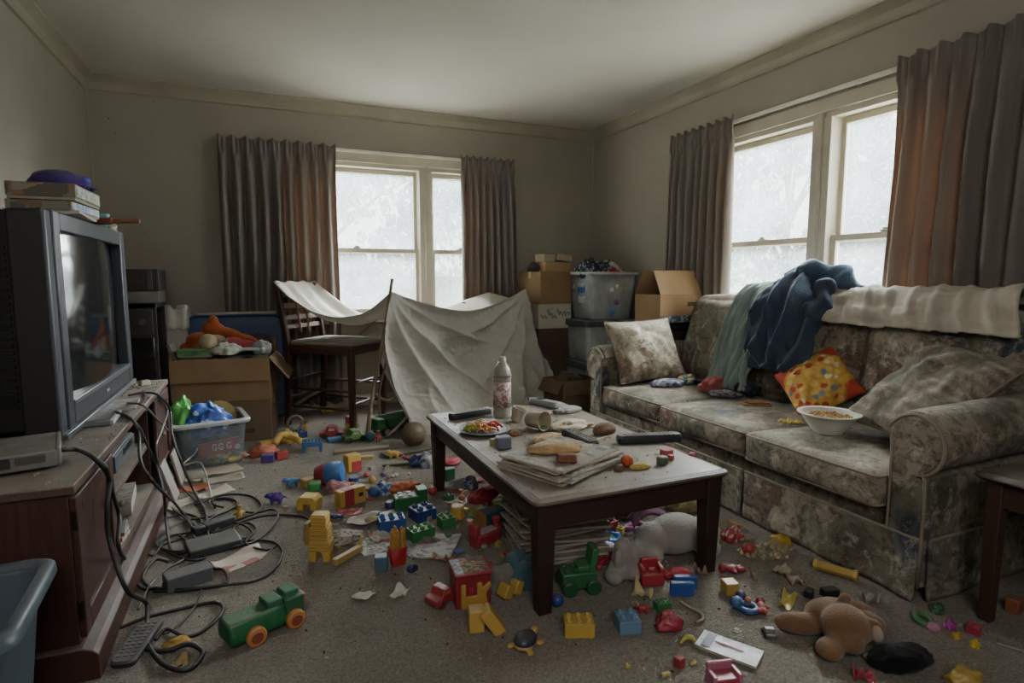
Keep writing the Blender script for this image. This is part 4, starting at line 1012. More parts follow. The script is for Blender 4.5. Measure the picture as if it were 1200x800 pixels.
heap('food_wrapper', 'white paper wrapper with brown filling behind the black remote', 'wrapper', tb(668, 502), (.095, .055, .028), printed('#c9c1ae', ['#a98a5e', '#cfc7b5', '#b7a98d'], 22, .5), 25, 44, .3)
bread('cake_piece', 'dry brown cake piece left of the long thick remote', tb(708, 508), (.06, .036, .034), '#6d533e', R(5), 26, amp=.1)
solo('ice_lolly_stick', 'flat wooden stick before the dry brown cake piece', 'stick', MB().box((0, 0, .003), (.11, .012, .004)), M('#b0a384', .8), *[seg(tb(690, 518), tb(718, 510))[i] for i in (0, 2)], bevel=.0015)
solo('ball', 'small orange ball at the right end of the magazines', 'ball', MB().ball((0, 0, .025), .025), M('#b5512f', .5, .15, 40, .2, 60, .15), tb(735, 547), ang=180)
bread('banana_piece', 'yellow banana piece right of the orange ball', tb(750, 549), (.045, .016, .015), '#b8a35c', R(-8), 27, amp=.06)
bread('crust_scrap', 'small brown crust under the ball by the magazine corner', tb(726, 551), (.018, .014, .01), '#7a4d40', 0, 28, amp=.2)
solo('bottle_cap', 'red ridged bottle cap on the table near the sofa', 'cap', MB().lathe([(0, .026), (.025, .026), (.028, .021), (.028, 0), (0, 0)], 24), plastic('#a8404a'), tb(781, 533), (0, 0, 0), ang=40)  # a bottle cap lying flat
solo('toy_cube', 'small red cube leaning by the red bottle cap', 'toy block', MB().box((0, 0, .011), (.022, .022, .022)), plastic('#a03b3b'), tb(786, 539), R(25), bevel=.003)
solo('toy_cube', 'dull green rounded cube before the red bottle cap', 'toy block', MB().box((0, 0, .017), (.036, .034, .034)), plastic('#5e6b50', .4), tb(776, 544), R(10), bevel=.006)
bread('sweet', 'tiny pink sweet near the sofa edge of the table', tb(811, 533), (.014, .011, .008), '#b56a70', 0, 29, amp=.15)

# ---- on and around the television
def gbox(label, c, rot, d, side, top, group='board games on the television'):
    e = thing('board_game', label, 'board game', c, rot, group); x, y, z = d[0]/2, d[1]/2, d[2]
    obj('box_base', MB().span((-x+.003, -y+.003, 0), (x-.003, y-.003, z*.5)), M('#8d8778', .8), e)
    obj('box_lid', MB().span((-x, -y, z*.18), (x, y, z)), printed(*side), e, bevel=.002)
    if top: obj('side_print', MB().span((x, -y+.015, z*.26), (x+.001, y-.015, z*.92)), printed(*top), e)
    return e
mag('flat dark magazine on the television top under the board games', (-.735, 2.90, 1.3855), R(4), .225, .40, .011, ['#3f3f3d', '#5c5a55', '#72654f'], '#55534d', name='magazine', group='papers on the television', seed=6)
gbox('lower board game box with pale blue edge on the television', (-.735, 2.93, 1.400), R(-3), (.205, .35, .040), ('#7a7567', ['#55504a', '#8c8470', '#6f5f46'], 26, .5), ('#9fa9b8', ['#7f93b5', '#b4b8bb'], 26, .5))
gbox('upper board game box with grey edge on the television', (-.728, 2.92, 1.4415), R(-1), (.215, .35, .062), ('#6d6656', ['#514a3d', '#7a5a3f', '#837b66'], 22, .55), ('#a3a397', ['#7f8079', '#b3b2a8'], 30, .45))
cp_ = thing('cap', 'purple cloth cap lying on the upper board game', 'cap', (-.72, 2.93, 1.505), R(20))
mb = MB()
def cpf(u, v):
    a = 2*PI*u; b = v*PI/2; k = 1+.05*nz(V((math.cos(a)*2, math.sin(a)*2, v*3)), 1.5)
    return V((.10*math.cos(a)*math.cos(b)**.7*k, .085*math.sin(a)*math.cos(b)**.7*k, .07*math.sin(b)*k+.001))
mb.grid(cpf, 40, 12, cu=True); bmesh.ops.remove_doubles(mb.bm, verts=mb.bm.verts[:], dist=.0005); obj('crown', mb, cloth('#3b2a5e', .1), cp_, ang=180)
obj('peak', MB().grid(lambda u, v: V((.04+.085*v, (u-.5)*.13*(1-.3*v*v), .012+.01*math.sin(PI*u)-.006*v)), 14, 8), cloth('#43346a', .1), cp_, ang=180, solid=.005)
obj('toy_bow', MB().ball((.085, -.03, .035), (.02, .026, .02)).ball((.085, .03, .03), (.018, .026, .018)), cloth('#5a55a0', .1), cp_, ang=180)
tc = thing('teal_cup', 'small teal plastic cup on the television top', 'cup', (-.70, 3.44, 1.386))
obj('cup_wall', MB().lathe([(0, .003), (.03, 0), (.034, .004), (.05, .07), (.052, .07), (.048, .068), (.032, .008), (0, .008)], 24), plastic('#2f7d8a'), tc, ang=40)
wk = thing('wooden_spoon', 'brown wooden stick poking out past the television edge', 'stick', (-.63, 3.28, 1.40), R(-6))
obj('shaft', MB().cyl((0, 0, .01), (.13, 0, .014), .012, .01, 12), wood('#8a5a3a', '#6b4329', .2), wk); obj('wrapped_end', MB().cyl((-.07, 0, .009), (.02, 0, .011), .017, .016, 12), M('#8d4736', .7), wk, bevel=.004)
heap('rope_scrap', 'small pale crumpled scrap at the television corner behind the stick', 'scrap', (-.70, 3.56, 1.386), (.05, .04, .025), M('#9a917b', .9, .3, 40), 31, 30, .4)
# on the stand top
vc = thing('cable_box', 'small grey cable box at the near end of the stand top', 'cable box', (-.69, 2.22, sz), R(14))
obj('casing', MB().box((0, 0, .034), (.165, .26, .054)), M('#3b3a38', .5, .1, 10, dust=.6), vc, bevel=.006)
fp = MB().box((.086, 0, .037), (.012, .256, .05)); obj('front_panel', fp, M('#6f6d68', .45, .12, 14, dust=.3), vc, bevel=.004)
fc = MB().box((-.0, -.132, .037), (.165, .012, .05)); obj('side_panel', fc, M('#6f6d68', .45, .12, 14, dust=.3), vc, bevel=.004)
obj('socket', MB().box((-.04, -.139, .04), (.03, .004, .03)), M('#2a2a28', .5), vc); obj('display', MB().box((.02, -.139, .042), (.07, .004, .022)), M('#4a4a46', .3), vc)
for y in (-.1, .1): obj('foot', MB().cyl((.05, y, 0), (.05, y, .008), .012).cyl((-.05, y, 0), (-.05, y, .008), .012), M('#222', .6) if False else M('#242322', .6), vc)
dv = thing('flat_player', 'flat grey disc player half under the television front', 'disc player', (-.60, 2.76, sz), R(2))
obj('casing', MB().box((0, 0, .014), (.10, .20, .026)), M('#787a7d', .4, .1, 10, dust=.6, metal=.2), dv, bevel=.006); obj('front_edge', MB().box((.052, 0, .013), (.006, .19, .018)), M('#9b9da0', .35), dv, bevel=.002)
mag('folded papers lying on the stand top before the television', (-.585, 3.06, sz+.001), R(5), .12, .26, .006, MAGI[1], '#9a978f', name='paper', cat='paper', group='papers on the stand', seed=8)
pg = thing('power_plug', 'beige power plug lying at the far corner of the stand top', 'plug', (-.58, 3.60, sz), R(40)); obj('plug_body', MB().box((0, 0, .016), (.055, .035, .03), taper=(.85, .85)), M('#9b9586', .5), pg, bevel=.006); obj('prong', MB().box((-.036, .008, .016), (.02, .006, .006)), M('#a5a196', .3, metal=.8), pg)
# in the stand
vr = thing('video_recorder', 'dusty black video recorder on the upper stand shelf', 'video recorder', (-.72, 3.0, .335)); obj('casing', MB().box((0, 0, .045), (.28, .42, .078)), M('#35363a', .45, .1, 10, dust=.7), vr, bevel=.004); obj('front_panel', MB().box((.143, 0, .045), (.008, .41, .07)), M('#4d4f53', .4, dust=.2), vr, bevel=.002); obj('tape_slot', MB().box((.148, .05, .058), (.003, .19, .026)), M('#1d1d1f', .3), vr)
heap('cable_bundle', 'dark tangled clutter on top of the video recorder', 'cable', (-.69, 2.9, .42), (.06, .07, .035), M('#3a3937', .7, .2, 50, dust=.5), 33, 30, .45)
mag('thick grey catalogue leaning low on the bottom stand shelf', (-.68, 3.02, .126), R(6), .24, .30, .055, MAGI[2], '#8f8c86', name='catalogue', cat='book', group='books in the stand', seed=9, curl=.004)
for k, (lb, col, z) in enumerate((('white disc case, lowest in the little pile on the bottom stand shelf', '#a9a69e', .126), ('orange edged disc case in the middle of the shelf pile', '#a8613a', .142), ('grey disc case on top of the shelf pile', '#7d7b77', .158))):
    e = thing('disc_case', lb, 'disc case', (-.565, 2.62+.01*k, z), R(5*k-4), 'disc cases in the stand'); obj('case', MB().box((0, 0, .0075), (.085, .14, .014)), M(col, .35, .1, 20, dust=.3), e, bevel=.001); obj('spine_label', MB().box((.043, 0, .0075), (.001, .12, .008)), printed('#c9c5ba', ['#b5552e', '#6a6a68'], 60, .5), e)
for lb, y, rx, hh in (('pale grey board leaning on the stand plinth, nearer the bin', 3.66, -12, .19), ('pale grey board leaning on the stand plinth, nearer the camera', 3.40, -16, .21)):
    solo('board', lb, 'board', MB().box((.0, 0, hh/2), (.014, .15, hh)), M('#8d877f', .8, .1, 9, dust=.3), (-.44, y, .001), (0, R(rx), 0), bevel=.003)
# waste tub bottom left
tubm = M('#4d5964', .4, .08, 6, .05, 40, .25)
wt = thing('waste_tub', 'blue-grey plastic tub at the bottom left edge of the photo', 'tub', (-.72, 1.63, 0), R(4))
mb = MB(); mb.ring([[V((x, y, h)) for x, y in rr(.19*k, .19*k, .05)] for h, k in ((0, .74), (.01, .77), (.39, .96), (.40, .98))], cap=(True, False)); obj('tub_wall', mb, tubm, wt, ang=40, solid=.004)
mb = MB(); mb.ring([[V((x, y, h)) for x, y in rr(.19+o, .19+o, .055)] for o, h in ((-.008, .40), (-.004, .413), (.012, .416), (.024, .408), (.026, .385), (.022, .385), (.018, .402))], closed=False, cap=(False, False)); obj('rim', mb, tubm, wt, ang=60)

# ---- contents of the toy carton
def at_carton(x, y, z): return Matrix.Translation((-.235, 4.66, .293)) @ Matrix.Rotation(R(-8), 4, 'Z') @ V((x, y, z+.05))
mb = MB()
solo('carton_filling', 'dark crumpled toys and cloth filling the open carton', 'toys', heapmb := MB().grid(lambda u, v: at_carton((u-.5)*.6, (v-.5)*.4, .25+.03*nz(V((u*7, v*6, 2)), 1)), 30, 24), M('#4d4a40', .9, .4, 25, .4, 30), ang=180, kind='stuff')
def blob(name, label, cat, balls, mat, loc, rot=0, vox=.006, extra=None):
    mb = MB()
    for b in balls: mb.ball(b[0], b[1], b[2] if len(b) > 2 else None, 14, 9)
    if extra is None: return solo(name, label, cat, mb, mat, loc, rot, remesh=vox)
    e = thing(name, label, cat, loc, rot); obj('plush_body', mb, mat, e, remesh=vox); extra(e); return e
blob('toy_lobster', 'orange stuffed toy lobster sprawled on top of the toy carton', 'stuffed toy', [((-.10, 0, .06), (.07, .05, .05)), ((-.02, .01, .12), (.07, .05, .05), (0, .5, 0)), ((-.02, 0, .17), (.03, .03, .035)), ((.06, .0, .10), (.09, .035, .03), (0, .35, 0)), ((.15, 0, .065), (.07, .03, .025), (0, .3, 0)), ((-.17, 0, .02), (.035, .03, .03))], plush('#a8552d'), at_carton(-.06, .06, .28), R(-8), .007)
heap('toy_glove', 'yellow soft toy arm hanging right of the orange lobster', 'stuffed toy', at_carton(.11, .04, .30), (.09, .032, .03), plush('#b3883a'), 41, 40, .15, (0, R(22), R(-5)))
heap('toy_ball', 'yellow striped soft ball at the left in the toy carton', 'ball', at_carton(-.185, .04, .27), (.05, .05, .05), plush('#a87d36'), 42, 36, .05)
solo('baseball', 'pale worn ball in front of the orange lobster', 'ball', MB().ball((0, 0, .05), .05), M('#b0a184', .8, .15, 20, .2, 60), at_carton(-.105, -.03, .285), ang=180)
heap('hat', 'pale knitted hat behind the worn pale ball', 'hat', at_carton(-.07, .03, .31), (.055, .05, .045), cloth('#a3937a', .1), 43, 36, .15)
gbox('green and white game box lying at the left front of the toy carton', at_carton(-.16, -.12, .262), R(-10), (.22, .13, .05), ('#6d8a5e', ['#3f6b3d', '#a9a7b5', '#4f7a48'], 24, .6), ('#b5b2bd', ['#8f8ca0', '#c5c2c8'], 30, .5), 'boxes in the toy carton')
gbox('dark blue and red game box behind the green box', at_carton(.0, -.02, .26), R(-4), (.16, .1, .06), ('#3c4a63', ['#7c4a3d', '#2f3b52', '#6f7a86'], 24, .6), None, 'boxes in the toy carton')
e = thing('toy_torch', 'red plastic toy torch with pale ends on the toy carton', 'toy', at_carton(.14, -.06, .325), (0, R(10), R(-14)))
obj('barrel', MB().cyl((-.09, 0, 0), (.08, 0, 0), .034, .028, 20), plastic('#a8293a', .15), e, bevel=.004); obj('lamp_head', MB().cyl((.08, 0, 0), (.13, 0, -.01), .03, .042, 20), M('#a3a89f', .4), e, bevel=.004); obj('end_cap', MB().cyl((-.105, 0, 0), (-.09, 0, 0), .026, .034, 20), M('#b5b0a8', .4), e, bevel=.004)
heap('toy_part', 'white crumpled toy parts at the front of the toy carton', 'toy', at_carton(.04, -.17, .275), (.06, .035, .04), M('#a5a89c', .5, .2, 30), 45, 40, .4)
solo('toy_wand', 'white plastic toy wand along the front rim of the toy carton', 'toy', MB().tube([(-.09, 0, 0), (0, 0, .008), (.09, 0, 0)], .013, 10).ball((.1, 0, 0), .022), M('#a8aca8', .4, .1), at_carton(.17, -.17, .30), R(-8), ang=60)
heap('toy_part', 'pale blue-grey plush foot at the right end of the toy carton', 'stuffed toy', at_carton(.26, -.12, .27), (.05, .045, .05), plush('#8a928f'), 46, 40, .15)
m = MB()
for k in range(9): m.tube([at_carton(.08+.02*k, .12, .30), at_carton(.13+.02*k, .13, .40-.008*abs(k-4)), at_carton(.24+.008*k, .11, .27)], .0035, 5, 6)
solo('cable_tangle', 'dark tangled wires behind the red toy torch', 'cable', m, M('#3d332c', .6), ang=180, kind='stuff')
solo('book', 'grey book standing slanted at the left corner of the toy carton', 'book', MB().box((0, 0, .07), (.02, .12, .16)), M('#77746c', .7), at_carton(-.28, -.08, .21), (0, R(-22), R(-8)), bevel=.002)

for o in list(bpy.data.objects):
    if o.name.split('.')[0] in ('toy_lobster', 'toy_glove', 'baseball', 'hat', 'toy_torch', 'toy_part') and o.parent is None and o.location.y > 4.4: o.scale = (1.25,)*3
# ---- clear bin of bags beside the stand
CLR = glassy('#dfe4e8', .09)
cbn = tote('storage_tote', 'clear plastic tote of crumpled bags on the carpet beside the television stand', (-.33, 4.06, 0), R(10), (.40, .36, .285), CLR, .88, '#a9adb0')
mt_ = Matrix.Translation((-.33, 4.06, 0)) @ Matrix.Rotation(R(10), 4, 'Z')
heap('plastic_bag', 'crumpled bright green plastic bag in the clear tote', 'bag', mt_ @ V((-.14, .02, .20)), (.08, .09, .13), M('#4f9a45', .35, .25, 12, .3, 20), 51, 56, .18)
heap('plastic_bag', 'crumpled royal blue plastic bag in the clear tote', 'bag', mt_ @ V((.0, -.03, .18)), (.12, .10, .12), printed('#2f57a8', ['#3c68bd', '#27488c', '#b5bfd6', '#2f57a8'], 26, .6, .35, .05), 52, 56, .28)
solo('card_disc', 'brown curved cardboard piece standing in the clear tote', 'cardboard', MB().cyl((0, -.004, 0), (0, .004, 0), .10, seg=36), cardboard('#8d7c4e'), mt_ @ V((.08, .10, .255)), (R(-15), 0, R(10)))
heap('bag_bottom', 'dark teal cloth at the bottom of the clear tote', 'cloth', mt_ @ V((.02, .02, .012)), (.14, .12, .10), cloth('#33464f'), 53, 40, .15)
e = thing('food_box', 'red printed box seen through the front of the clear tote', 'box', mt_ @ V((.045, -.145, .075)), R(10)); obj('box_body', MB().box((0, 0, .04), (.23, .02, .08), (0, R(-6), 0)), plastic('#a8222c', .05), e, bevel=.002)
lt = MB()
for k, s in enumerate(((-.03, .0), (0.005, 0), (.05, .004))):
    lt.tube([(s[0]+.012, -.0115, .055+s[1]), (s[0]-.006, -.0115, .06), (s[0]-.01, -.0115, .035), (s[0]+.004, -.0115, .025), (s[0]+.012, -.0115, .036), (s[0]+.002, -.0115, .042)], .0035, 5, 4)
obj('lettering', lt, M('#d6c9bd', .6), e); obj('picture', MB().cyl((.098, -.0105, .03), (.098, -.0125, .03), .017, seg=18), M('#c59a9a', .6), e)
heap('toy_part', 'mixed pink and yellow toys low in the front of the clear tote', 'toys', mt_ @ V((.03, -.12, .012)), (.13, .03, .05), printed('#9a7d6a', ['#b59a4a', '#a86a6a', '#6d7a5e', '#7a4a3a'], 40, .7), 54, 40, .3)

# ---- contents of the right corner totes
tt = [o for o in bpy.data.objects if o.get('label', '').startswith('clear plastic storage tote heaped')][0]
obj('paper_label', MB().box((-.236, -.03, .30), (.002, .13, .12), (0, R(5), 0)), M('#2f5a9c', .5, .1, 20), tt); obj('paper_label', MB().box((-.230, -.03, .19), (.002, .13, .085), (0, R(5), 0)), printed('#b9bec4', ['#8d93a0', '#6f7d96', '#c5c8cb'], 60, .5), tt)
m = MB()
for k in range(4): m.tube([(-.2385, -.07+.025*k, .285), (-.2385, -.06+.025*k, .325), (-.2385, -.05+.025*k, .29)], .003, 4, 3)
obj('lettering', m, M('#c5ccd6', .6), tt)
def at_tote(x, y, z): return V((2.925+x, 4.66+y, .775+z))
rnd = random.Random(12)
tl = [('purple ball in the middle of the clear toy tote', '#6d3f78', .03, -.155, .12, .045), ('pink round toy at the left of the clear toy tote', '#b0566c', -.12, -.12, .13, .06), ('red round toy low at the right of the clear toy tote', '#a83a3a', .11, -.14, .05, .035), ('blue soft toy at the bottom of the clear toy tote', '#4a6d8c', .0, -.11, .01, .08), ('pale yellow toy shell high in the clear toy tote', '#c4bd90', .03, -.165, .27, .04), ('beige soft toy at the right of the clear toy tote', '#a89870', .11, -.15, .2, .05), ('white toy shell left of centre in the clear toy tote', '#c5c7c0', -.02, -.17, .24, .035), ('teal toy low on the left of the clear toy tote', '#4f8a8c', -.12, -.10, .0, .07), ('grey plush filling the middle of the clear toy tote', '#77777a', .0, .04, .10, .16), ('tan toy low at the right corner of the clear toy tote', '#b0946a', .16, -.10, .14, .04)]
for k, (lb, c, x, y, z, r) in enumerate(tl): heap('toy', lb, 'toy', at_tote(x, y, z+.006), (r*1.12, r, r*1.12), M(tuple(min(.9, x*1.7+.03) for x in lin(c)[:3]), .6, .1, 12), 60+k, 30, .18, group='toys in the clear tote')
for k, (lb, c, x, y, z, r) in enumerate((('navy and white cloth bundle heaped left on the toy tote', ['#2d3244', '#8f939c', '#23283a'], -.13, -.02, .36, (.12, .14, .10)), ('grey camouflage cloth heaped in the middle of the toy tote', ['#4b5058', '#9aa0a5', '#33363f'], -.02, -.06, .37, (.09, .1, .10)))):
    heap('cloth_bundle', lb, 'clothes', at_tote(x, y, z), r, printed(c[0], c, 40, .8, .9, 0), 80+k, 48, .3)
heap('toy', 'bright red cloth scrap on the rim of the toy tote', 'toy', at_tote(.02, -.17, .40), (.05, .03, .03), cloth('#b5293f', 0), 85, 36, .3)
gbox('white and yellow picture box tilted on the toy tote', at_tote(.10, -.06, .425), (R(10), R(30), R(8)), (.24, .17, .045), ('#bdb9a8', ['#b5a14a', '#cfcabb', '#5d5f5a', '#c9c3b0'], 26, .6), None, 'boxes on the toy tote')
heap('toy', 'grey-blue cloth inside the grey-lidded tote', 'clothes', V((2.86, 4.6, .41)), (.19, .16, .17), cloth('#7d8f98'), 86, 36, .2)
heap('toy', 'dark mixed toys inside the lowest clear tote', 'toys', V((2.88, 4.62, .01)), (.19, .16, .17), cloth('#5f6468'), 87, 36, .25)
heap('cloth', 'dark crumpled cloth in the small open carton', 'clothes', V((2.42, 4.32, .12)), (.14, .11, .13), cloth('#4f4a3c'), 88, 40, .35)
e = thing('book', 'red and tan boxed book on the top corner carton, left one', 'book', (2.44, 4.95, 1.315), R(4)); obj('pages', MB().box((0, 0, .035), (.12, .16, .066)), M('#a3947b', .85), e); obj('cover', MB().box((0, 0, .072), (.125, .165, .006)), M('#8a5a4a', .6, dust=.3), e)
solo('parcel', 'taped tan parcel lying on the top corner carton', 'box', MB().box((0, 0, .045), (.28, .18, .09)), cardboard('#a08763'), (2.54, 4.9, 1.202), R(3), bevel=.004)
o_ = bpy.data.objects['book.001'] if 'book.001' in bpy.data.objects else e; 
e.location = (2.45, 4.89, 1.293)
solo('paper_bundle', 'bundle of pale papers on the tan parcel', 'paper', MB().box((0, 0, .03), (.17, .15, .06), (.0, .1, 0)), M('#b3a78f', .85, .2, 60), (2.61, 4.9, 1.302), R(8), bevel=.004)
heap('cap', 'dark cloth cap at the left edge of the top corner carton', 'cap', (2.365, 4.95, 1.202), (.05, .085, .055), cloth('#3a352f'), 91, 36, .15)
# ================================================================== toys and litter on the carpet
def ps(y): return 787/(y-325)/684           # metres per photo pixel on the carpet at height y
YEL, RED, BLU, GRN, ORG = '#c9a12c', '#b02a34', '#2a559c', '#2c7a44', '#c06a2c'
BR = 'toy building bricks on the carpet'; LT = 'small toys on the carpet'; CRG = 'toy vehicles on the carpet'; PP = 'paper scraps on the carpet'
def brick(label, p, rot, nx, ny, col, u=.03, h=.036, group=BR, loc_up=0, tilt=None, studs=None):
    mb = MB(); x, y = nx*u/2, ny*u/2; t = .003
    mb.span((-x, -y, 0), (x, y, h))
    for i in range(nx):
        for j in range(ny):
            cx, cy = -x+u*(i+.5), -y+u*(j+.5)
            mb.lathe([(u*.30, h-.001), (u*.30, h+u*.2), (u*.27, h+u*.24), (u*.17, h+u*.24), (u*.17, h+u*.08), (0, h+u*.08)], 14, (cx, cy, 0))
    return solo('toy_brick', label, 'toy brick', mb, plastic(col), V(p)+V((0, 0, loc_up)), tilt if tilt else rot, group, ang=40, bevel=.0018)
def blk(name, label, p, rot, d, col, bv=.005, group=LT, cat='toy block', taper=(1, 1), tilt=None):
    return solo(name, label, cat, MB().box((0, 0, d[2]/2), d, taper=taper), plastic(col), p, tilt or rot, group, bevel=bv, bseg=3)
def wheels(e, xs, y, r, w, col, hub=None):
    for x in xs:
        for s in (-1, 1):
            o = obj('wheel', MB().cyl((x, s*(y-w/2), r), (x, s*(y+w/2), r), r, seg=22), plastic(col), e, bevel=r*.15)
            if hub: obj('hub', MB().lathe([(r*.62, 0), (r*.55, .003), (0, .003)], 18, (x, s*(y+w/2), r), (-s*PI/2, 0, 0)), plastic(hub), o, ang=40)
def car(label, p, rot, L, W, Hh, col, wc='#2c2b2b', cab=None, hub=None, name='toy_car', open_top=False):
    e = thing(name, label, 'toy car', p, rot, CRG); r = Hh*.27
    mb = MB(); mb.ring([[V((x, s*W/2, z)) for s in (-1, 1) for x, z in ((( -L/2, r*.7), (-L/2, Hh*.55), (-L*.25, Hh*.6), (-L*.15, Hh), (L*.15, Hh), (L*.28, Hh*.58), (L/2, Hh*.45), (L/2, r*.7)) if s < 0 else ())] , [V((x, W/2, z)) for x, z in ((-L/2, r*.7), (-L/2, Hh*.55), (-L*.25, Hh*.6), (-L*.15, Hh), (L*.15, Hh), (L*.28, Hh*.58), (L/2, Hh*.45), (L/2, r*.7))]])
    obj('body', mb, plastic(col), e, bevel=Hh*.07, bseg=3)
    obj('window', MB().box((0, 0, Hh*.79), (L*.27, W*1.012, Hh*.24), taper=(.85, 1)), plastic(cab or '#8b9296'), e, bevel=.002)
    wheels(e, (-L*.3, L*.3), W/2, r, W*.2, wc, hub); return e
def ballt(label, p, r, col, name='toy_ball'): return solo(name, label, 'ball', MB().ball((0, 0, r), r, None, 20, 14), plastic(col), p, group=LT, ang=180)
def figure(label, p, rot, s, col, col2=None, name='toy_figure', lie=False):
    """little moulded figure: head, body, two arms, two legs in one piece with hat / belly of another colour"""
    e = thing(name, label, 'toy', p, rot, LT); B = [((0, 0, .34), (.16, .13, .2)), ((0, 0, .62), (.13, .13, .13)), ((-.17, 0, .38), (.13, .06, .06), (0, -.5, 0)), ((.17, 0, .38), (.13, .06, .06), (0, .5, 0)), ((-.08, -.02, .1), (.07, .09, .12)), ((.08, -.02, .1), (.07, .09, .12))]
    mb = MB()
    for b in B: mb.ball(V(b[0])*s, V(b[1])*s, b[2] if len(b) > 2 else None, 12, 8)
    if lie:
        mb.xform(Matrix.Translation((0, 0, .15*s)) @ Matrix.Rotation(R(-84), 4, 'X') @ Matrix.Translation((0, 0, -.35*s)))
    obj('figure_body', mb, plastic(col), e, remesh=s*.035)
    m = MB()
    if lie: m.ball((0, .30*s, .17*s), (.14*s, .09*s, .14*s), None, 12, 8)
    else: m.ball((0, 0, .70*s), (.14*s, .14*s, .09*s), None, 12, 8)
    obj('hat', m, plastic(col2 or col), e, ang=180); return e
def animal(label, p, rot, s, col, name='toy_animal', spikes=False):
    mb = MB(); mb.ball((0, 0, .32*s), (.34*s, .2*s, .2*s)); mb.ball((.36*s, 0, .45*s), (.17*s, .14*s, .14*s)); mb.ball((.5*s, 0, .4*s), (.1*s, .09*s, .08*s))
    for x in (-.2, .2):
        for y in (-.11, .11): mb.cyl((x*s, y*s, 0), (x*s, y*s, .28*s), .075*s, .09*s, 10)
    mb.tube([(-.3*s, 0, .36*s), (-.45*s, 0, .34*s), (-.6*s, 0, .22*s)], lambda k: .08*s*(1-.7*k), 8, 3)
    if spikes:
        for k in range(6): mb.cyl((-.25*s+.1*s*k, 0, .45*s), (-.27*s+.1*s*k, 0, .64*s), .07*s, .015*s, 8)
    return solo(name, label, 'toy animal', mb, plastic(col), p, rot, LT, remesh=s*.04)
def sheetp(label, p, rot, w, l, mat, curl=.012, seed=0, name='paper_scrap', cat='paper', group=PP, ragged=.12):
    """piece of paper or card lying on the carpet, edges uneven and lifting"""
    def f(u, v):
        x, y = 2*u-1, 2*v-1
        k = 1-ragged*abs(nz(V((x*1.5, y*1.5, seed)), 1.3))*max(abs(x), abs(y))
        return V((x*w/2*k, y*l/2*k, .0025+curl*max(0, .25+nz(V((x, y, seed+3)), .9))*(x*x+y*y)))
    return solo(name, label, cat, MB().grid(f, 14, 14), mat, p, rot, group, ang=180, solid=.0014)
NEWS = lambda b='#b3ada0', c=.62: printed(b, ['#77746e', '#8b8780', '#9c978e', '#5f5d5a'], 75, c, .8, .15)
def crump(label, p, r, mat, seed, name='scrap', cat='scrap', rot=0, amp=.35, group=LT, n=36): return heap(name, label, cat, p, r, mat, seed, n, amp, rot, group=group)

# ---- by the toy carton and the chair
def f_(x, y): return fl(x, y)
blk('toy_slab', 'yellow toy slab at the back of the pile right of the toy carton', f_(313, 524), R(20), (.10, .07, .045), YEL)
blk('toy_block', 'purple toy block under the orange flat toy near the toy carton', f_(314, 541), R(-10), (.075, .06, .05), '#4a3c86')
crump('orange and red flat crumpled toy lying left on the purple block', f_(309, 533)+V((0, 0, .0)), (.085, .06, .04), plastic('#b5552f'), 101, 'toy', 'toy')
blk('toy_block', 'red toy block right of the purple block near the toy carton', f_(330, 537), R(15), (.07, .06, .05), '#a8362f')
crump('yellow crumpled toy digger bucket beside the blue slatted toy bed', f_(337, 517), (.06, .05, .05), plastic(YEL), 102, 'toy', 'toy')
solo('toy_digger_arm', 'bent yellow toy digger arm pointing at the toy carton', 'toy', MB().tube([f_(322, 525)+V((0, 0, .03)), f_(330, 521)+V((0, 0, .07)), f_(340, 520)+V((0, 0, .05)), f_(353, 524)+V((0, 0, .04))], .024, 8, 4), plastic(YEL), group=LT, ang=180)
e = thing('toy_bed', 'blue slatted toy bed standing on the carpet before the chair', 'toy', f_(366, 528), R(-6), LT); w_ = .13
m = MB()
for k in range(6): m.box((-w_/2+.012+k*(w_-.024)/5, 0, .062), (.014, .09, .012))
m.box((0, -.042, .055), (w_, .012, .03)); m.box((0, .042, .055), (w_, .012, .03)); obj('slatted_top', m, plastic('#2f6296'), e, bevel=.002)
for x in (-.055, .055):
    for y in (-.036, .036): obj('leg', MB().box((x, y, .022), (.02, .018, .044)), plastic('#2f6296'), e, bevel=.002)
solo('toy_ring', 'grey toy ring standing upright by the near chair leg', 'toy', MB().tube([(.055*math.cos(k*PI/8), 0, .066+.055*math.sin(k*PI/8)) for k in range(16)], .012, 8, 2, closed=True), plastic('#8c8c86'), f_(346, 506), R(20), LT, ang=180)
brick('blue brick lying between the grey ring and the blue slatted bed', f_(352, 512), R(30), 2, 2, '#2b4a84', .036, .045)
figure('small yellow toy figure with brown hat beside the grey ring', f_(358, 505), R(10), .10, YEL, '#7d5a2f')
e = car('yellow toy car with rounded roof under the chair', f_(385, 483), R(8), .13, .08, .065, YEL, '#8b7a2a')
car('red toy car in front of the chair', f_(389, 512), R(-8), .17, .10, .085, '#a82a38', '#2c2b2b', '#b5b0a8')
blk('toy_block', 'flat blue toy piece under the red toy car front', f_(392, 517), R(10), (.10, .06, .03), '#2f5f94')
car('green toy car at the tip of the tent pole', f_(415, 516), R(12), .16, .095, .08, '#4d7a35', '#2a2c2a')
blk('toy_block', 'yellow toy block carrying a red block behind the green car', f_(412, 501), R(5), (.09, .07, .04), YEL)
blk('toy_block', 'red toy block sitting on the yellow block behind the green car', f_(412, 501)+V((0, 0, .041)), R(12), (.075, .06, .055), '#a8323a')
ballt('small red ball beside the clear bag tote', f_(275, 535), .028, '#a32632')
crump('dark crumpled toy at the foot of the toy carton, near the chair', f_(330, 484), (.07, .05, .06), M('#5b564a', .8, .3, 20), 104)
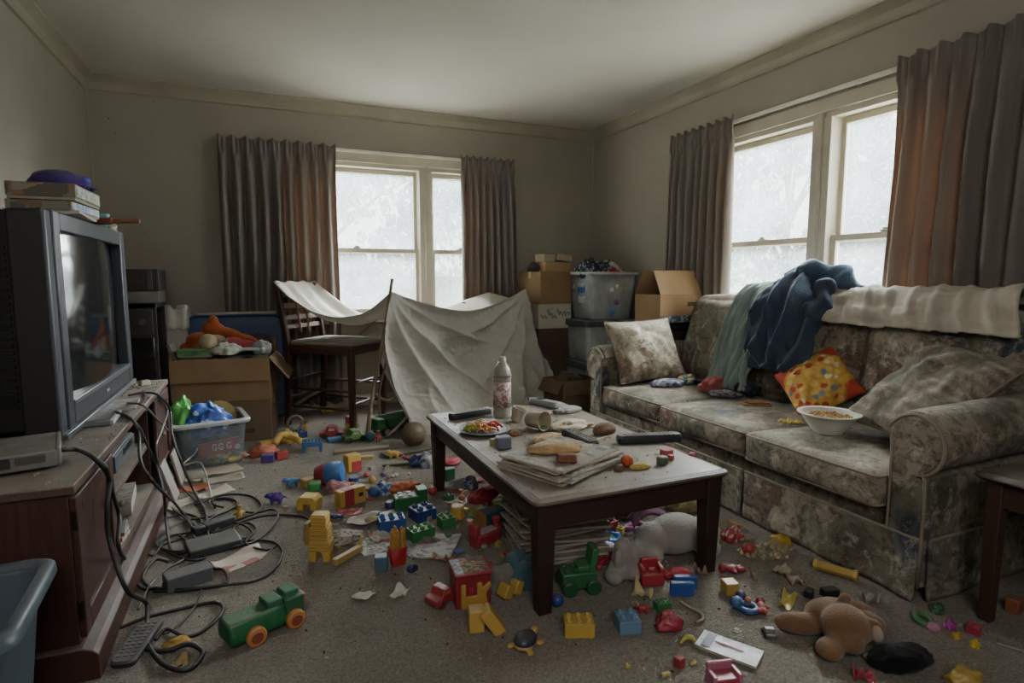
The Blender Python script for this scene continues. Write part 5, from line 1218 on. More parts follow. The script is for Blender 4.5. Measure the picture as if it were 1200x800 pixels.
# ---- under the tent
e = thing('toy_dump_truck', 'green toy dump truck under the tent opening', 'toy truck', f_(464, 506), R(22), CRG)
m = MB(); m.ring([[V((x, y, z)) for x, y in ((-a, -b), (c_, -b), (c_, b), (-a, b))] for z, a, b, c_ in ((.06, .09, .055, .09), (.135, .13, .075, .14), (.125, .12, .068, .13), (.07, .08, .05, .085))]); obj('dump_bed', m, plastic('#2f6a3a'), e, bevel=.003)
obj('chassis', MB().box((0, 0, .045), (.24, .07, .03)), plastic('#3b3b38'), e, bevel=.003); obj('cabin', MB().box((-.15, 0, .085), (.07, .1, .09)), plastic('#2f6a3a'), e, bevel=.008); wheels(e, (-.12, .08), .06, .036, .03, '#2a2a28', '#8d8a82')
solo('wicker_ball', 'large brown ball under the drooping edge of the tent', 'ball', MB().ball((0, 0, .085), .085, None, 24, 16), wood('#77654f', '#54463a', .2), f_(485, 523), group=LT, ang=180)
sheetp('white paper lying inside the tent opening', f_(470, 493), R(20), .22, .15, M('#b8b4aa', .8), .03, 5)
ballt('teal plastic toy egg left of the green dump truck', f_(434, 517), .035, '#2d6470')
figure('orange toy figure standing left of the green dump truck', f_(443, 518), R(15), .11, '#a84f36', '#8d3a2a')
solo('plank', 'flat wooden plank lying on the carpet before the tent pole', 'plank', MB().box((0, 0, .009), (.36, .07, .018)), wood('#8b7a64', '#74644f', .3, (1.5, 12, 12)), f_(424, 528), R(-4), bevel=.003)
solo('plank', 'dark board under the brown ball at the tent edge', 'plank', MB().box((0, 0, .01), (.34, .12, .02)), wood('#4d463d', '#3b352e', .3, (1.5, 12, 12)), f_(478, 530), R(12), bevel=.003)
animal('small yellow toy animal standing before the dark board', f_(462, 537), R(160), .10, YEL)
solo('stick', 'short flat stick lying across the carpet before the tent', 'stick', MB().box((0, 0, .006), (.20, .022, .01)), STK, *[seg(f_(449, 563), f_(456, 542))[i] for i in (0, 2)], bevel=.002)
solo('stick', 'long thin pale stick lying under the tent hem', 'stick', MB().tube([f_(474, 513)+V((0, 0, .02)), f_(490, 500)+V((0, 0, .1)), f_(497, 490)+V((0, 0, .15))], .008, 6, 3), STK, ang=180)

# ---- middle left carpet
animal('blue toy dinosaur lying at the left of the toys in the middle', f_(343, 570), R(190), .10, '#2f6f9c')
e = thing('toy_drum', 'red and blue round toy drum lying on its side', 'toy', f_(383, 568), R(-20), LT); r_ = .062
obj('blue_half', MB().lathe([(0, .0), (r_*.9, .0), (r_, .01), (r_, .075), (r_*.9, .09), (0, .095)], 26, (0, 0, r_), (0, R(82), 0)), plastic('#2f72b0'), e, ang=40); obj('red_half', MB().lathe([(0, -.06), (r_*.8, -.055), (r_*.97, -.02), (r_*.97, .0), (0, .0)], 26, (0, 0, r_), (0, R(82), 0)), plastic('#8d2438'), e, ang=40)
blk('toy_block', 'mustard toy block at the left of the round toy drum', f_(362, 570), R(30), (.075, .055, .05), '#b58a2c')
blk('toy_block', 'bright green rounded toy block before the round toy drum', f_(369, 575), R(-10), (.065, .055, .055), '#3a9a48', .012)
e = thing('toy_box', 'yellow toy box with red lower front near the drum', 'toy', f_(413, 551), R(18), LT); obj('box_body', MB().box((0, 0, .05), (.085, .07, .10)), plastic(YEL), e, bevel=.006); obj('front_panel', MB().box((.012, -.036, .034), (.06, .006, .06)), plastic('#b5303a'), e, bevel=.002)
animal('brownish yellow toy animal left of the yellow toy box', f_(397, 552), R(200), .085, '#a8863c')
solo('stick', 'flat yellowish stick right of the yellow toy box', 'stick', MB().box((0, 0, .012), (.085, .03, .022)), M('#b3a063', .7), f_(429, 538), R(-12), bevel=.004)
e = thing('toy_carriage', 'long toy block with yellow ends, red middle and a square hole', 'toy', f_(411, 590), R(24), LT)
obj('block_body', MB().box((0, 0, .042), (.15, .055, .085)), plastic(YEL), e, bevel=.004); obj('red_band', MB().box((-.02, 0, .043), (.055, .0575, .087)), plastic('#b02a34'), e, bevel=.003); obj('hole', MB().box((.045, -.0275, .045), (.026, .003, .02)), M('#3b3222', .8), e)  # hole is a dark plate on the face, its shade put into the colour
crump('pinkish crumpled wrapper behind the long red and yellow block', f_(396, 575), (.06, .045, .035), M('#a8737a', .5, .25, 30), 106, 'wrapper', 'wrapper')
solo('round_lid', 'small dark blue round lid behind the long red and yellow block', 'lid', MB().lathe([(0, .022), (.026, .022), (.03, .018), (.03, 0), (0, 0)], 22), plastic('#2f4f78'), f_(415, 563), group=LT, ang=40)  # a round lid
ballt('blue ball right of the long red and yellow block', f_(438, 582), .03, '#2c5a9a')
ballt('small yellow egg behind the blue ball', f_(436, 566), .02, YEL, 'toy_egg')
crump('blue and white crumpled packet right of the blue ball', f_(450, 578), (.045, .04, .04), printed('#4a6ea3', ['#b5bcc8', '#2f4f8c', '#5f7fae'], 60, .7), 107, 'packet', 'packet')
solo('toy_plate', 'yellow-green plastic toy plate behind the red and yellow block', 'plate', MB().lathe([(0, .004), (.03, .004), (.05, .012), (.052, .014), (.05, .009), (.03, 0), (0, 0)], 28), plastic('#a3a24a'), f_(425, 573), group=LT, ang=40)
crump('orange crumpled net bag left behind the long green brick', f_(469, 575), (.10, .055, .03), M('#a8603f', .8, .3, 40), 108, 'net_bag', 'bag', R(-5))
e = thing('toy_brick', 'long green brick with white studs and a raised end block', 'toy brick', f_(481, 595), R(-3), BR); u = .04
obj('brick_body', MB().box((0, 0, .035), (.16, .075, .07)).box((.055, 0, .085), (.05, .075, .032)), plastic('#1f6b3b'), e, bevel=.004)
for k in range(2):
    for j in (-1, 1): obj('stud', MB().cyl((-.05+k*.045, j*.018, .07), (-.05+k*.045, j*.018, .08), .013, seg=16), M('#a9b5aa', .4), e, bevel=.002)
brick('dark blue two by two brick before the long green brick', f_(495, 607), R(14), 2, 2, '#263f86', .05, .055)
solo('round_lid', 'navy round bottle top left of the long green brick', 'lid', MB().lathe([(0, .03), (.02, .03), (.026, .022), (.027, 0), (0, 0)], 22), plastic('#2a3570'), f_(457, 594), group=LT, ang=40)  # a bottle top
brick('green brick standing at the far left table leg', V(f_(517, 609))+V((-.0, -.08, 0)), R(6), 2, 2, '#2a7a3e', .034, .05)
solo('toy_barrel', 'yellow toy barrel right of the green brick at the table leg', 'toy', MB().lathe([(0, 0), (.03, 0), (.034, .006), (.034, .058), (.03, .064), (0, .064)], 8), plastic(YEL), f_(536, 607), R(12), LT, ang=30, bevel=.003)
crump('dark blue crumpled foil by the far left table leg', f_(489, 545), (.055, .04, .04), M('#33426d', .4, .2, 30), 109, 'wrapper', 'wrapper')
crump('silver and blue crumpled crisp bag by the far left table leg', f_(502, 546), (.05, .05, .06), printed('#a3a5ab', ['#5a6483', '#b9bbbf', '#8d8f97'], 40, .6), 110, 'crisp_bag', 'bag')
e = thing('toy_sword', 'dark green toy sword lying before the dark board', 'toy', f_(470, 545), R(-8), LT); obj('blade', MB().box((-.03, 0, .008), (.16, .026, .012)), plastic('#3d4a33'), e, bevel=.003); obj('handle', MB().cyl((.05, 0, .012), (.12, 0, .012), .011, seg=10), plastic('#8d6a3c'), e)
figure('tiny red toy figure lying behind the dark green toy sword', f_(476, 538), R(30), .08, '#a33a35', '#c9b9a8', lie=True)

# ---- front left carpet
animal('purple spiky toy dinosaur alone on the carpet right of the cables', f_(324, 590), R(165), .10, '#4e2f96', spikes=True)
e = solo('toy_arch', 'yellow arched toy block alone right of the purple dinosaur', 'toy block', (lambda m: m.ring([[V((x, y, z)) for x, z in ((-.05, 0), (-.05, .05), (-.035, .068), (.035, .068), (.05, .05), (.05, 0), (.018, 0), (.018, .03), (-.018, .03), (-.018, 0))] for y in (-.04, .04)]) and m)(MB()), plastic('#d1ab28'), f_(363, 595), R(-28), LT, bevel=.004)
figure('blue and red toy figure lying before the red and yellow block', f_(393, 608), R(75), .10, '#2a3f7a', '#a83a44', lie=True)
sheetp('red printed card lying right of the blue toy figure', f_(409, 600), R(-20), .13, .09, printed('#a83f42', ['#b5555a', '#c98f86', '#8f2f38'], 40, .5), .004, 11, 'card', 'card')
pl_ = thing('paper_plate', 'torn white paper plate holding crumbs before the blue brick', 'plate', f_(429, 613), R(10))
obj('plate_body', MB().grid(lambda u, v: V(((.075+.004*math.sin(u*31))*v*math.cos(u*2*PI*.8+.6)*1.15, .055*v*math.sin(u*2*PI*.8+.6), .004+.022*v**3+.004*math.sin(u*23)*v)), 40, 8), M('#c2beb6', .7, .1, 30), pl_, ang=180, solid=.0015)
tag(obj('crumbs', MB().ball((.03, .005, .012), (.035, .025, .012), None, 14, 8), M('#a39468', .9, .4, 90, .8, 120), pl_), None, None, kind='stuff')
sheetp('pale card with brown print leaning on the navy bottle top', f_(457, 603), R(15), .10, .09, printed('#b9b0a3', ['#8d6a5a', '#a39a8c', '#c3bdb2'], 30, .4), .008, 12, 'card', 'card')
brick('royal blue two by three brick before the pale card', f_(459, 620), R(-3), 3, 2, '#22509c', .04, .058)
brick('green two by three brick right of the royal blue brick', f_(493, 631), R(14), 3, 2, '#267a3e', .036, .052)
fc = thing('fries_cup', 'red carton of yellow fries standing upright on printed papers', 'food', f_(466, 661), R(8))
m = MB(); m.ring([[V((x*k, y*k*.7, z)) for x, y in ((-.03, -.03), (.03, -.03), (.03, .03), (-.03, .03))] for z, k in ((0, .8), (.075, 1.1))], cap=(True, False)); obj('carton_wall', m, M('#a3242c', .6, .1, 20), fc, solid=.002)
rnd = random.Random(8); m = MB()
for k in range(22):
    x, y = rnd.uniform(-.026, .026), rnd.uniform(-.018, .018); m.box((x, y, .085+rnd.uniform(0, .03)), (.0085, .0085, .09), (rnd.uniform(-.12, .12), rnd.uniform(-.12, .12), rnd.uniform(0, 1)))
tag(obj('fries', m, M('#b5853f', .8, .25, 40), fc, bevel=.001), None, None, kind='stuff')
blk('toy_block', 'dull blue toy block left of the red fries carton', f_(447, 667), R(-14), (.05, .045, .06), '#4f6d88')
sheetp('white printed leaflet under the red fries carton', f_(438, 640), R(6), .14, .17, NEWS('#b9b9bb', .5), .004, 13, 'leaflet')
sheetp('curled white paper with a red rim left behind the fries', f_(449, 631), R(-20), .12, .09, printed('#bdb6ad', ['#a35a4c', '#c5c0b8', '#b3aca2'], 16, .35), .05, 14)
sheetp('printed newspaper page right of the red fries carton', f_(489, 641), R(12), .15, .16, NEWS('#aeb0b3', .55), .008, 15, 'newspaper')
mag('dark edged open magazine behind the red toy house', f_(512, 642)+V((0, 0, .004)), R(-30), .17, .22, .006, MAGI[0], '#9a9893', .02, group='papers on the carpet', seed=16)
solo('round_lid', 'dark blue bottle cap before the printed newspaper page', 'lid', MB().lathe([(0, .026), (.018, .026), (.022, .02), (.022, 0), (0, 0)], 20), plastic('#2f3560'), f_(481, 667), (R(75), 0, .6), LT, ang=40)  # a bottle cap tipped on its side
for lb, a, b, w_ in (('thick yellow toy plank lying before the yellow block robot', (392, 663), (423, 645), .018), ('thin pale yellow stick beside the thick yellow plank', (396, 643), (420, 632), .010)):
    c, L, an = seg(f_(*a), f_(*b)); solo('toy_plank', lb, 'toy', MB().box((0, 0, w_*.8), (L, w_*1.4, w_*1.5), (0, 0, 0)), plastic('#bda14a'), c, an, LT, bevel=.003)
solo('toy_plank', 'short yellow peg standing at the tip of the thick yellow plank', 'toy', MB().box((0, 0, .03), (.014, .014, .06)), plastic('#c9b56a'), f_(421, 641), (R(18), R(10), 0), LT, bevel=.002)
tr = thing('toy_robot', 'tall yellow robot made of ribbed toy blocks', 'toy', f_(377, 655), R(-25), LT)
for nm, d, c in (('head', (.062, .055, .05), (0, 0, .172)), ('chest', (.075, .062, .06), (0, 0, .118)), ('belly', (.082, .066, .045), (0, 0, .068))):
    m = MB().box(c, d)
    for k in range(3): m.box((c[0], c[1], c[2]-d[2]*.3+k*d[2]*.3), (d[0]*1.05, d[1]*1.05, d[2]*.12))
    obj(nm, m, plastic('#bf962a'), tr, bevel=.003)
obj('back_plate', MB().box((-.045, 0, .12), (.02, .07, .09)), plastic('#9c7d2c'), tr, bevel=.004)
for s in (-1, 1): obj('leg', MB().box((.028*s, 0, .023), (.03, .062, .046)), plastic('#c9a12c'), tr, bevel=.005)
crump('grey crumpled tissue with black specks right of the yellow robot', f_(404, 634), (.075, .06, .025), printed('#a39a90', ['#a89f95', '#4d4540', '#aaa197', '#8f867c'], 90, .8), 112, 'tissue', 'tissue')
sheetp('small white paper scrap on the open carpet, left one', f_(427, 700), R(15), .075, .06, M('#b9b5ab', .8), .02, 17)
sheetp('small white folded paper scrap on the open carpet, right one', f_(469, 696), R(50), .07, .05, M('#c1beb5', .8), .03, 18)
solo('pebble', 'tiny pale chip of plastic left of the two small white scraps', 'chip', MB().ball((0, 0, .003), (.014, .011, .004)), M('#b3ac78', .7), f_(334, 594), group=LT, ang=180)
e = thing('toy_truck', 'green toy truck with orange wheels alone before the cables', 'toy truck', f_(308, 740), R(24), CRG)
gm = plastic('#1f5e38'); gm2 = M('#1f5e38', .5, .1, 20, .8, 55, .35)
m = MB(); m.ring([[V((x, y, z)) for y, z in ((-.05, .02), (-.055, .05), (-.04, .088), (.04, .088), (.055, .05), (.05, .02))] for x in (-.12, .06)]); obj('load_bed', m, gm2, e, bevel=.008)
obj('cabin', MB().box((.09, 0, .06), (.065, .10, .085)), gm, e, bevel=.006); obj('hood', MB().box((.03, 0, .098), (.05, .07, .022)).box((.09, 0, .108), (.05, .06, .02)), plastic('#2b6a4c'), e, bevel=.004)
obj('bumper', MB().box((.128, 0, .065), (.018, .06, .05)), plastic('#a8323f'), e, bevel=.005); wheels(e, (-.045, .085), .058, .031, .022, '#c07a28', '#8d3f22')

# ---- heap between table legs
e = thing('toy_boat', 'red toy boat with white trim left of the newspaper pile', 'toy', f_(571, 635), R(22), LT)
m = MB(); m.ring([[V((x, y*k, z)) for x, y in ((-.08, -.035), (.05, -.035), (.09, 0), (.05, .035), (-.08, .035))] for z, k in ((0, .8), (.055, 1.0))]); obj('hull', m, plastic('#a32438'), e, bevel=.005)
obj('prow', MB().box((-.075, 0, .075), (.03, .05, .05), (0, R(12), 0)), plastic('#a32438'), e, bevel=.006); obj('funnel', MB().lathe([(0, 0), (.015, 0), (.012, .02), (.02, .03), (.02, .042), (.012, .05), (0, .05)], 18, (.055, 0, .055)), plastic('#a8263c'), e, ang=40); obj('trim', MB().box((-.005, 0, .057), (.09, .04, .006)), M('#b5a5a5', .5), e)
e = thing('carton_pack', 'dark teal pack with orange end under the table', 'packet', f_(575, 613), R(14), LT); obj('pack_body', MB().box((0, 0, .035), (.13, .07, .065)), M('#2d5a68', .55, .12, 14, dust=.3), e, bevel=.003); obj('end_label', MB().box((-.058, -.001, .035), (.016, .0725, .066)), M('#a8764f', .6), e)
crump('red crumpled mesh cloth among the heap under the table', f_(570, 586), (.09, .06, .045), cloth('#a3303c', .05), 113, 'cloth', 'cloth')
sheetp('torn pizza box card with food stains under the table', f_(543, 588), R(35), .20, .10, printed('#a8916c', ['#b5693f', '#a39470', '#8f7a50', '#b09a78'], 26, .6), .03, 19, 'card', 'card')
sheetp('long brown card strip before the red mesh cloth', f_(556, 596), R(20), .16, .06, cardboard('#96744e'), .02, 20, 'card', 'card')
blk('tin', 'green square tin behind the far left table leg', f_(526, 562), R(10), (.06, .05, .07), '#2f7a50')
heap('shoe', 'grey and white small shoe among the heap under the table', 'shoe', f_(538, 572), (.085, .04, .035), cloth('#8d8d88'), 114, 40, .18, R(20))
crump('blue and white patterned cup sleeve right of the grey shoe', f_(551, 573), (.04, .035, .045), printed('#8d97a8', ['#4a5f96', '#b5b9c0', '#3f4f80'], 70, .7), 115, 'cup', 'cup')
solo('round_lid', 'flat red lid behind the blue and white cup sleeve', 'lid', MB().lathe([(0, .014), (.035, .014), (.04, .01), (.04, 0), (0, 0)], 24), plastic('#b52a3c'), f_(559, 563), group=LT, ang=40)  # a flat lid
crump('crimson plastic toy piece under the far end of the table', f_(528, 545), (.055, .035, .03), plastic('#b5283f'), 116, 'toy', 'toy')
crump('yellow and green leaf-like plastic piece in the heap under the table', f_(590, 590), (.05, .04, .03), plastic('#a3a24a'), 117, 'toy', 'toy')
crump('olive crumpled toy in front of the red mesh cloth', f_(563, 604), (.055, .035, .03), plastic('#7d8a4c'), 118, 'toy', 'toy')
brick('tiny green brick on the left of the torn pizza card', f_(526, 586), R(20), 2, 1, '#2f7a50', .026, .03)
ballt('small red ball on the torn pizza card', f_(507, 580)+V((0, 0, 0)), .024, '#b5303f')
solo('round_lid', 'small orange lid beside the yellow barrel', 'lid', MB().lathe([(0, .012), (.016, .012), (.018, .009), (.018, 0), (0, 0)], 20), plastic(ORG), f_(551, 612), group=LT, ang=40)  # a small lid
# newspapers stacked under the table
for k in range(13):
    c = fl(652, 645)+V((.016*math.sin(k*2.1), .014*math.cos(k*1.7), .0165*k+.001))
    lb = '%s newspaper of the pile under the table, counted from the carpet' % ['lowest', 'second', 'third', 'fourth', 'fifth', 'sixth', 'seventh', 'eighth', 'ninth', 'tenth', 'eleventh', 'twelfth', 'topmost thirteenth'][k]
    mag(lb, c, R(-6+9*math.sin(k*1.9)), .37, .27, .010, ['#77746e', '#97928a', '#5f5d5a', '#8a6a60'], '#a5a096', .007, 'newspaper', 'newspaper', 'newspaper pile under the table', 30+k)
e = thing('toy_tractor', 'green toy tractor built of bricks before the newspaper pile', 'toy truck', f_(676, 690), R(-12), CRG)
obj('body', MB().box((0, 0, .05), (.13, .08, .06)), plastic('#1c6636'), e, bevel=.006)
for k in range(3):
    for j in (-1, 1): obj('stud', MB().cyl((-.045+k*.035, j*.02, .08), (-.045+k*.035, j*.02, .09), .011, seg=14), plastic('#1c6636'), e, bevel=.002)
obj('cabin_post', MB().box((.055, 0, .12), (.025, .07, .09), (0, R(10), 0)), plastic('#23753f'), e, bevel=.005); obj('seat', MB().box((.02, 0, .09), (.05, .06, .02)), plastic('#23753f'), e, bevel=.004); wheels(e, (-.04, .05), .045, .028, .024, '#1a5530')
crump('teal cloth lump left of the near table leg', f_(612, 682), (.075, .06, .07), plush('#40606a'), 121, 'cloth', 'cloth')
crump('grey plush lump beside the red toy house', f_(585, 690), (.06, .05, .055), plush('#77746c'), 122, 'stuffed_toy', 'stuffed toy')
h_ = thing('toy_house', 'red toy house with pebbled roof tray and yellow arched front', 'toy house', f_(551, 702), R(-6), LT)
obj('house_wall', MB().box((0, 0, .06), (.125, .11, .12)), plastic('#8d1f2a'), h_, bevel=.004)
obj('roof_tray', MB().box((0, 0, .124), (.135, .125, .01)), plastic('#a32834'), h_, bevel=.003)
obj('roof_print', MB().box((.012, 0, .1295), (.085, .10, .002)), printed('#8a7150', ['#5d4a36', '#a08a63', '#3f352b', '#b5a88a'], 60, .7), h_); obj('roof_edge_tiles', MB().box((-.048, 0, .1298), (.03, .11, .003)), printed('#a8aeb5', ['#5f6a77', '#c5c8cb', '#7d8790'], 90, .6), h_)
m = MB(); m.ring([[V((x, y, z)) for x, z in ((-.045, .0), (-.045, .09), (-.028, .09), (-.028, .045), (.012, .045), (.012, .09), (.03, .09), (.03, .07), (.058, .09), (.064, .075), (.045, .05), (.052, 0))] for y in (-.062, -.05)]); obj('front_arch', m, plastic('#b58a24'), h_, bevel=.003)
obj('door_emblem', MB().lathe([(0, .004), (.009, .004), (.011, 0)], 16, (-.008, -.0565, .065), (PI/2, 0, 0)), M('#a8323a', .5), h_)
car('small red toy car with orange roof before the toy house', f_(518, 705), R(28), .11, .065, .06, '#9c2430', '#7a1f28', '#b5622c')
sheetp('brown crumpled food wrapper behind the toy house', f_(523, 655), R(30), .09, .08, printed('#96705a', ['#a3543f', '#b5a08a', '#7d5a48'], 40, .6), .05, 21, 'wrapper', 'wrapper')
m = MB(); blk('toy_block', 'yellow upright toy block on the carpet before the toy house', f_(558, 737), R(-12), (.05, .05, .075), '#c9a030', .004)
blk('toy_block', 'yellow toy block leaning on the upright yellow block', V(f_(586, 738)), 0, (.04, .055, .095), '#c9a030', .004, tilt=(0, R(-34), R(-12)))
e = thing('toy_clip', 'double yellow toy bracket behind the leaning yellow block', 'toy', f_(601, 696), R(18), LT)
for k, x in enumerate((-.035, .012)): obj('bracket', MB().box((x, 0, .028), (.036, .05, .05), (0, R(28), 0)), plastic('#b8942a'), e, bevel=.004)
ballt('blue ball right behind the near table leg', f_(653, 710), .022, '#26408f')
brick('yellow two by three brick on the open carpet right of the near table leg', f_(678, 741), R(-22), 3, 2, '#c2a022', .032, .048)
t_ = thing('toy_turtle', 'yellow toy turtle with dark shell at the near table leg', 'toy animal', f_(616, 757), R(35), LT)
m = MB(); m.ball((.0, 0, .016), (.05, .035, .014)); m.ball((.055, 0, .025), (.018, .015, .014))
for x in (-.032, .032):
    for s in (-1, 1): m.ball((x, s*.036, .008), (.016, .012, .008))
obj('body', m, plastic('#b58f2f'), t_, remesh=.004); obj('shell', MB().ball((0, 0, .022), (.044, .034, .026), None, 18, 12), plastic('#2b3346'), t_, ang=180)

# ---- under the near right of the table
solo('toy_tub', 'round dusty blue-grey tub lid behind the newspaper pile', 'lid', MB().lathe([(0, .06), (.055, .06), (.06, .05), (.052, 0), (0, 0)], 28), plastic('#6f7f92', .5), f_(703, 623), group=LT, ang=40)  # the lid of a tub, no tub under it
brick('red brick beside the dusty blue-grey tub lid', f_(714, 625), R(10), 2, 1, '#b02436', .036, .06)
brick('yellow small brick right of the red brick under the table', f_(724, 624), R(30), 1, 2, '#c9b02c', .03, .03)
crump('bright blue crumpled foil before the dusty tub lid', f_(714, 634), (.05, .035, .025), M('#2f6fa8', .4, .2, 30), 123, 'wrapper', 'wrapper')
crump('lilac crumpled wrapper below the bright blue foil', f_(706, 643), (.05, .03, .018), printed('#9a86b5', ['#b9a8c9', '#6f5fa3', '#c0b6c8'], 50, .6), 124, 'wrapper', 'wrapper')
crump('dark red crumpled scrap left of the plush rabbit', f_(707, 658), (.04, .03, .02), M('#8d2430', .7, .2, 30), 125)
ballt('small red bead left of the plush rabbit', f_(702, 668), .013, '#b02a34')
solo('hair_bow', 'pink toy ring bow lying behind the plush rabbit', 'toy', MB().tube([(.04*math.cos(k*PI/6)*1.2, .03*math.sin(k*PI/6), .018+.006*math.sin(k)) for k in range(12)], .013, 8, 3, closed=True), M('#a3668f', .6, .15, 20), f_(744, 622), 0, LT, ang=180)
crump('green-brown crumpled packet far under the table', f_(742, 604), (.08, .05, .035), M('#7a7550', .7, .3, 20), 126, 'packet', 'packet')
sheetp('brown card lying far under the right side of the table', f_(722, 604), R(10), .16, .12, cardboard('#94795c'), .01, 23, 'card', 'card')
crump('yellow and cream scraps heap far under the table', f_(800, 598), (.07, .05, .03), printed('#a89a70', ['#b5a058', '#8f866a', '#c0b595'], 50, .7), 127)
# plush rabbits
def bun(label, p, rot, parts, ears=None):
    e = thing('plush_rabbit', label, 'stuffed toy', p, rot); m = MB()
    for b in parts: m.ball(b[0], b[1], b[2] if len(b) > 2 else None, 18, 12)
    obj('plush_body', m, plush('#96918a', .12), e, remesh=.0055); return e
b1 = bun('grey plush rabbit lying on its side under the table', f_(790, 655)+V((0, .05, 0)), R(-6),
         [((.04, 0, .085), (.13, .085, .085)), ((-.06, -.0, .075), (.09, .07, .07)), ((-.15, -.03, .05), (.055, .04, .045)), ((-.11, -.07, .04), (.05, .038, .04)), ((-.20, -.06, .045), (.038, .036, .04)), ((.17, -.01, .075), (.07, .07, .075)), ((.15, -.07, .035), (.06, .04, .035))])
obj('cloth_ear', MB().grid(lambda u, v: V((-.14+.18*v, .06+.03*math.sin(v*3), .07+.085*math.sin(PI*(.2+.6*v))))+V((0, (u-.5)*.07, .02*math.sin(u*PI))), 12, 20), cloth('#8a5f77', .05), b1, ang=180, solid=.012)
b2 = bun('small grey plush rabbit sitting upright with drooping ears under the table', f_(729, 678), R(10),
         [((0, 0, .045), (.06, .05, .045)), ((.0, 0, .085), (.045, .04, .05)), ((.0, -.0, .125), (.036, .033, .04)), ((.042, -.025, .095), (.022, .017, .046)), ((-.04, -.02, .10), (.018, .016, .042)), ((-.055, -.01, .03), (.03, .04, .03)), ((.03, -.03, .03), (.035, .035, .03))])
# ---- right of the table
e = thing('toy_chair', 'red toy armchair block right of the sitting rabbit', 'toy', f_(762, 682), R(-18), LT)
obj('seat', MB().box((0, 0, .025), (.085, .07, .05)), plastic('#a81f30'), e, bevel=.006); obj('backrest', MB().box((.005, .03, .06), (.07, .018, .05)), plastic('#a81f30'), e, bevel=.006)
for s in (-1, 1): obj('armrest', MB().box((s*.036, 0, .055), (.018, .06, .03)), plastic('#a81f30'), e, bevel=.005)
obj('seat_knob', MB().cyl((0, -.005, .05), (0, -.005, .06), .013, seg=16), plastic('#b5303f'), e, bevel=.003)
blk('toy_block', 'bright blue flat toy block standing on edge before the red armchair', f_(799, 697), R(-24), (.085, .022, .05), '#1f55a3', .003)
blk('toy_block', 'bright blue toy block standing right behind its flat twin', f_(805, 696)+V((.02, .035, 0)), R(-24), (.085, .022, .05), '#1f55a3', .003)
crump('flat dark red rag behind the blue toy blocks', f_(791, 674), (.06, .035, .014), cloth('#8d2030', .05), 130, 'cloth', 'cloth')
e = figure('red toy figure lying behind the right table leg', f_(858, 672), R(70), .14, '#96202e', '#8a1c2a', lie=True)
blk('toy_block', 'yellow hollow toy block right of the table leg', f_(855, 694), R(-15), (.05, .05, .045), '#b8962c', .004)
solo('toy_ring', 'blue toy ring lying beside the red toy piece on the carpet', 'toy', MB().tube([(.026*math.cos(k*PI/6), .026*math.sin(k*PI/6), .012) for k in range(12)], .011, 8, 2, closed=True), plastic('#2a5796'), f_(877, 716), 0, LT, ang=180)
ballt('blue ball left of the blue toy ring', f_(863, 713), .023, '#2f6090')
ballt('dark purple ball behind the blue ball', f_(868, 703), .018, '#3d2f66')
ballt('tiny orange ball on the blue toy ring', f_(876, 712)+V((0, 0, .018)), .011, ORG)
figure('small red toy figure lying right of the blue toy ring', f_(892, 716), R(-40), .11, '#a32030', '#8f1c2a', lie=True)
sheetp('crumpled yellow plastic scrap left of the teddy bear', f_(922, 709), R(20), .07, .045, plastic('#b5a32c'), .05, 25)
animal('small red toy animal behind the light blue brick', f_(754, 718), R(150), .055, '#a3242f')
brick('small green brick behind the crimson toy cluster', f_(776, 713), R(-10), 3, 2, '#1f7a3e', .018, .028)
brick('light blue two by two brick on the open carpet', f_(735, 736), R(-16), 2, 2, '#6488ad', .036, .045)
crump('crimson knobbly toy cluster right of the light blue brick', f_(783, 735), (.042, .032, .032), plastic('#a81f3f'), 131, 'toy', 'toy', 0, .4)
solo('ribbon', 'bent pale plastic strip lying on the carpet centre right', 'strip', MB().tube([f_(797, 708)+V((0, 0, .01)), f_(806, 713)+V((0, 0, .008)), f_(821, 721)+V((0, 0, .008)), f_(823, 728)+V((0, 0, .006)), f_(815, 731)+V((0, 0, .006))], .006, 6, 3), M('#8d846a', .6), group=LT, ang=180)
bk2 = mag('white printed booklet with red stripe lying in the foreground', fl(854, 763)+V((0, 0, .003)), seg(fl(825, 750), fl(887, 773))[2], .185, .095, .007, ['#8d93a3', '#a39fb0', '#b9bcc5', '#7d8590'], '#b5b8bd', .006, 'booklet', 'booklet', 'papers on the carpet', 41)
obj('stripe', MB().box((.0, .006, .0112), (.085, .006, .001)), M('#a3485a', .6), bk2)
obj('picture', MB().box((-.062, 0, .0112), (.026, .075, .001)), M('#4f555f', .5), bk2)
solo('sweet_banana', 'small yellow banana shaped sweet above the booklet', 'sweet', MB().tube([f_(797, 756)+V((0, 0, .007)), f_(803, 751)+V((0, 0, .012)), f_(810, 751)+V((0, 0, .012)), f_(816, 755)+V((0, 0, .007))], lambda k: .009*math.sin(PI*(.12+.76*k)), 8, 3), plastic('#b8ac2f'), group=LT, ang=180)
blk('toy_block', 'small red cube alone in the foreground left of the booklet', f_(796, 781), R(15), (.026, .026, .032), '#9c2630', .004)
crump('pale kernel left of the booklet corner', f_(812, 778), (.010, .009, .009), M('#b3a97f', .8), 132, 'popcorn', 'popcorn')
crump('pale yellow kernel alone at the bottom left of the red cube', f_(735, 782), (.008, .008, .008), M('#b3a45a', .8), 133, 'popcorn', 'popcorn')
blk('chalk', 'short yellow chalk piece near the bottom edge', f_(780, 792), R(-5), (.03, .013, .012), '#b5a75a', .004, cat='chalk')
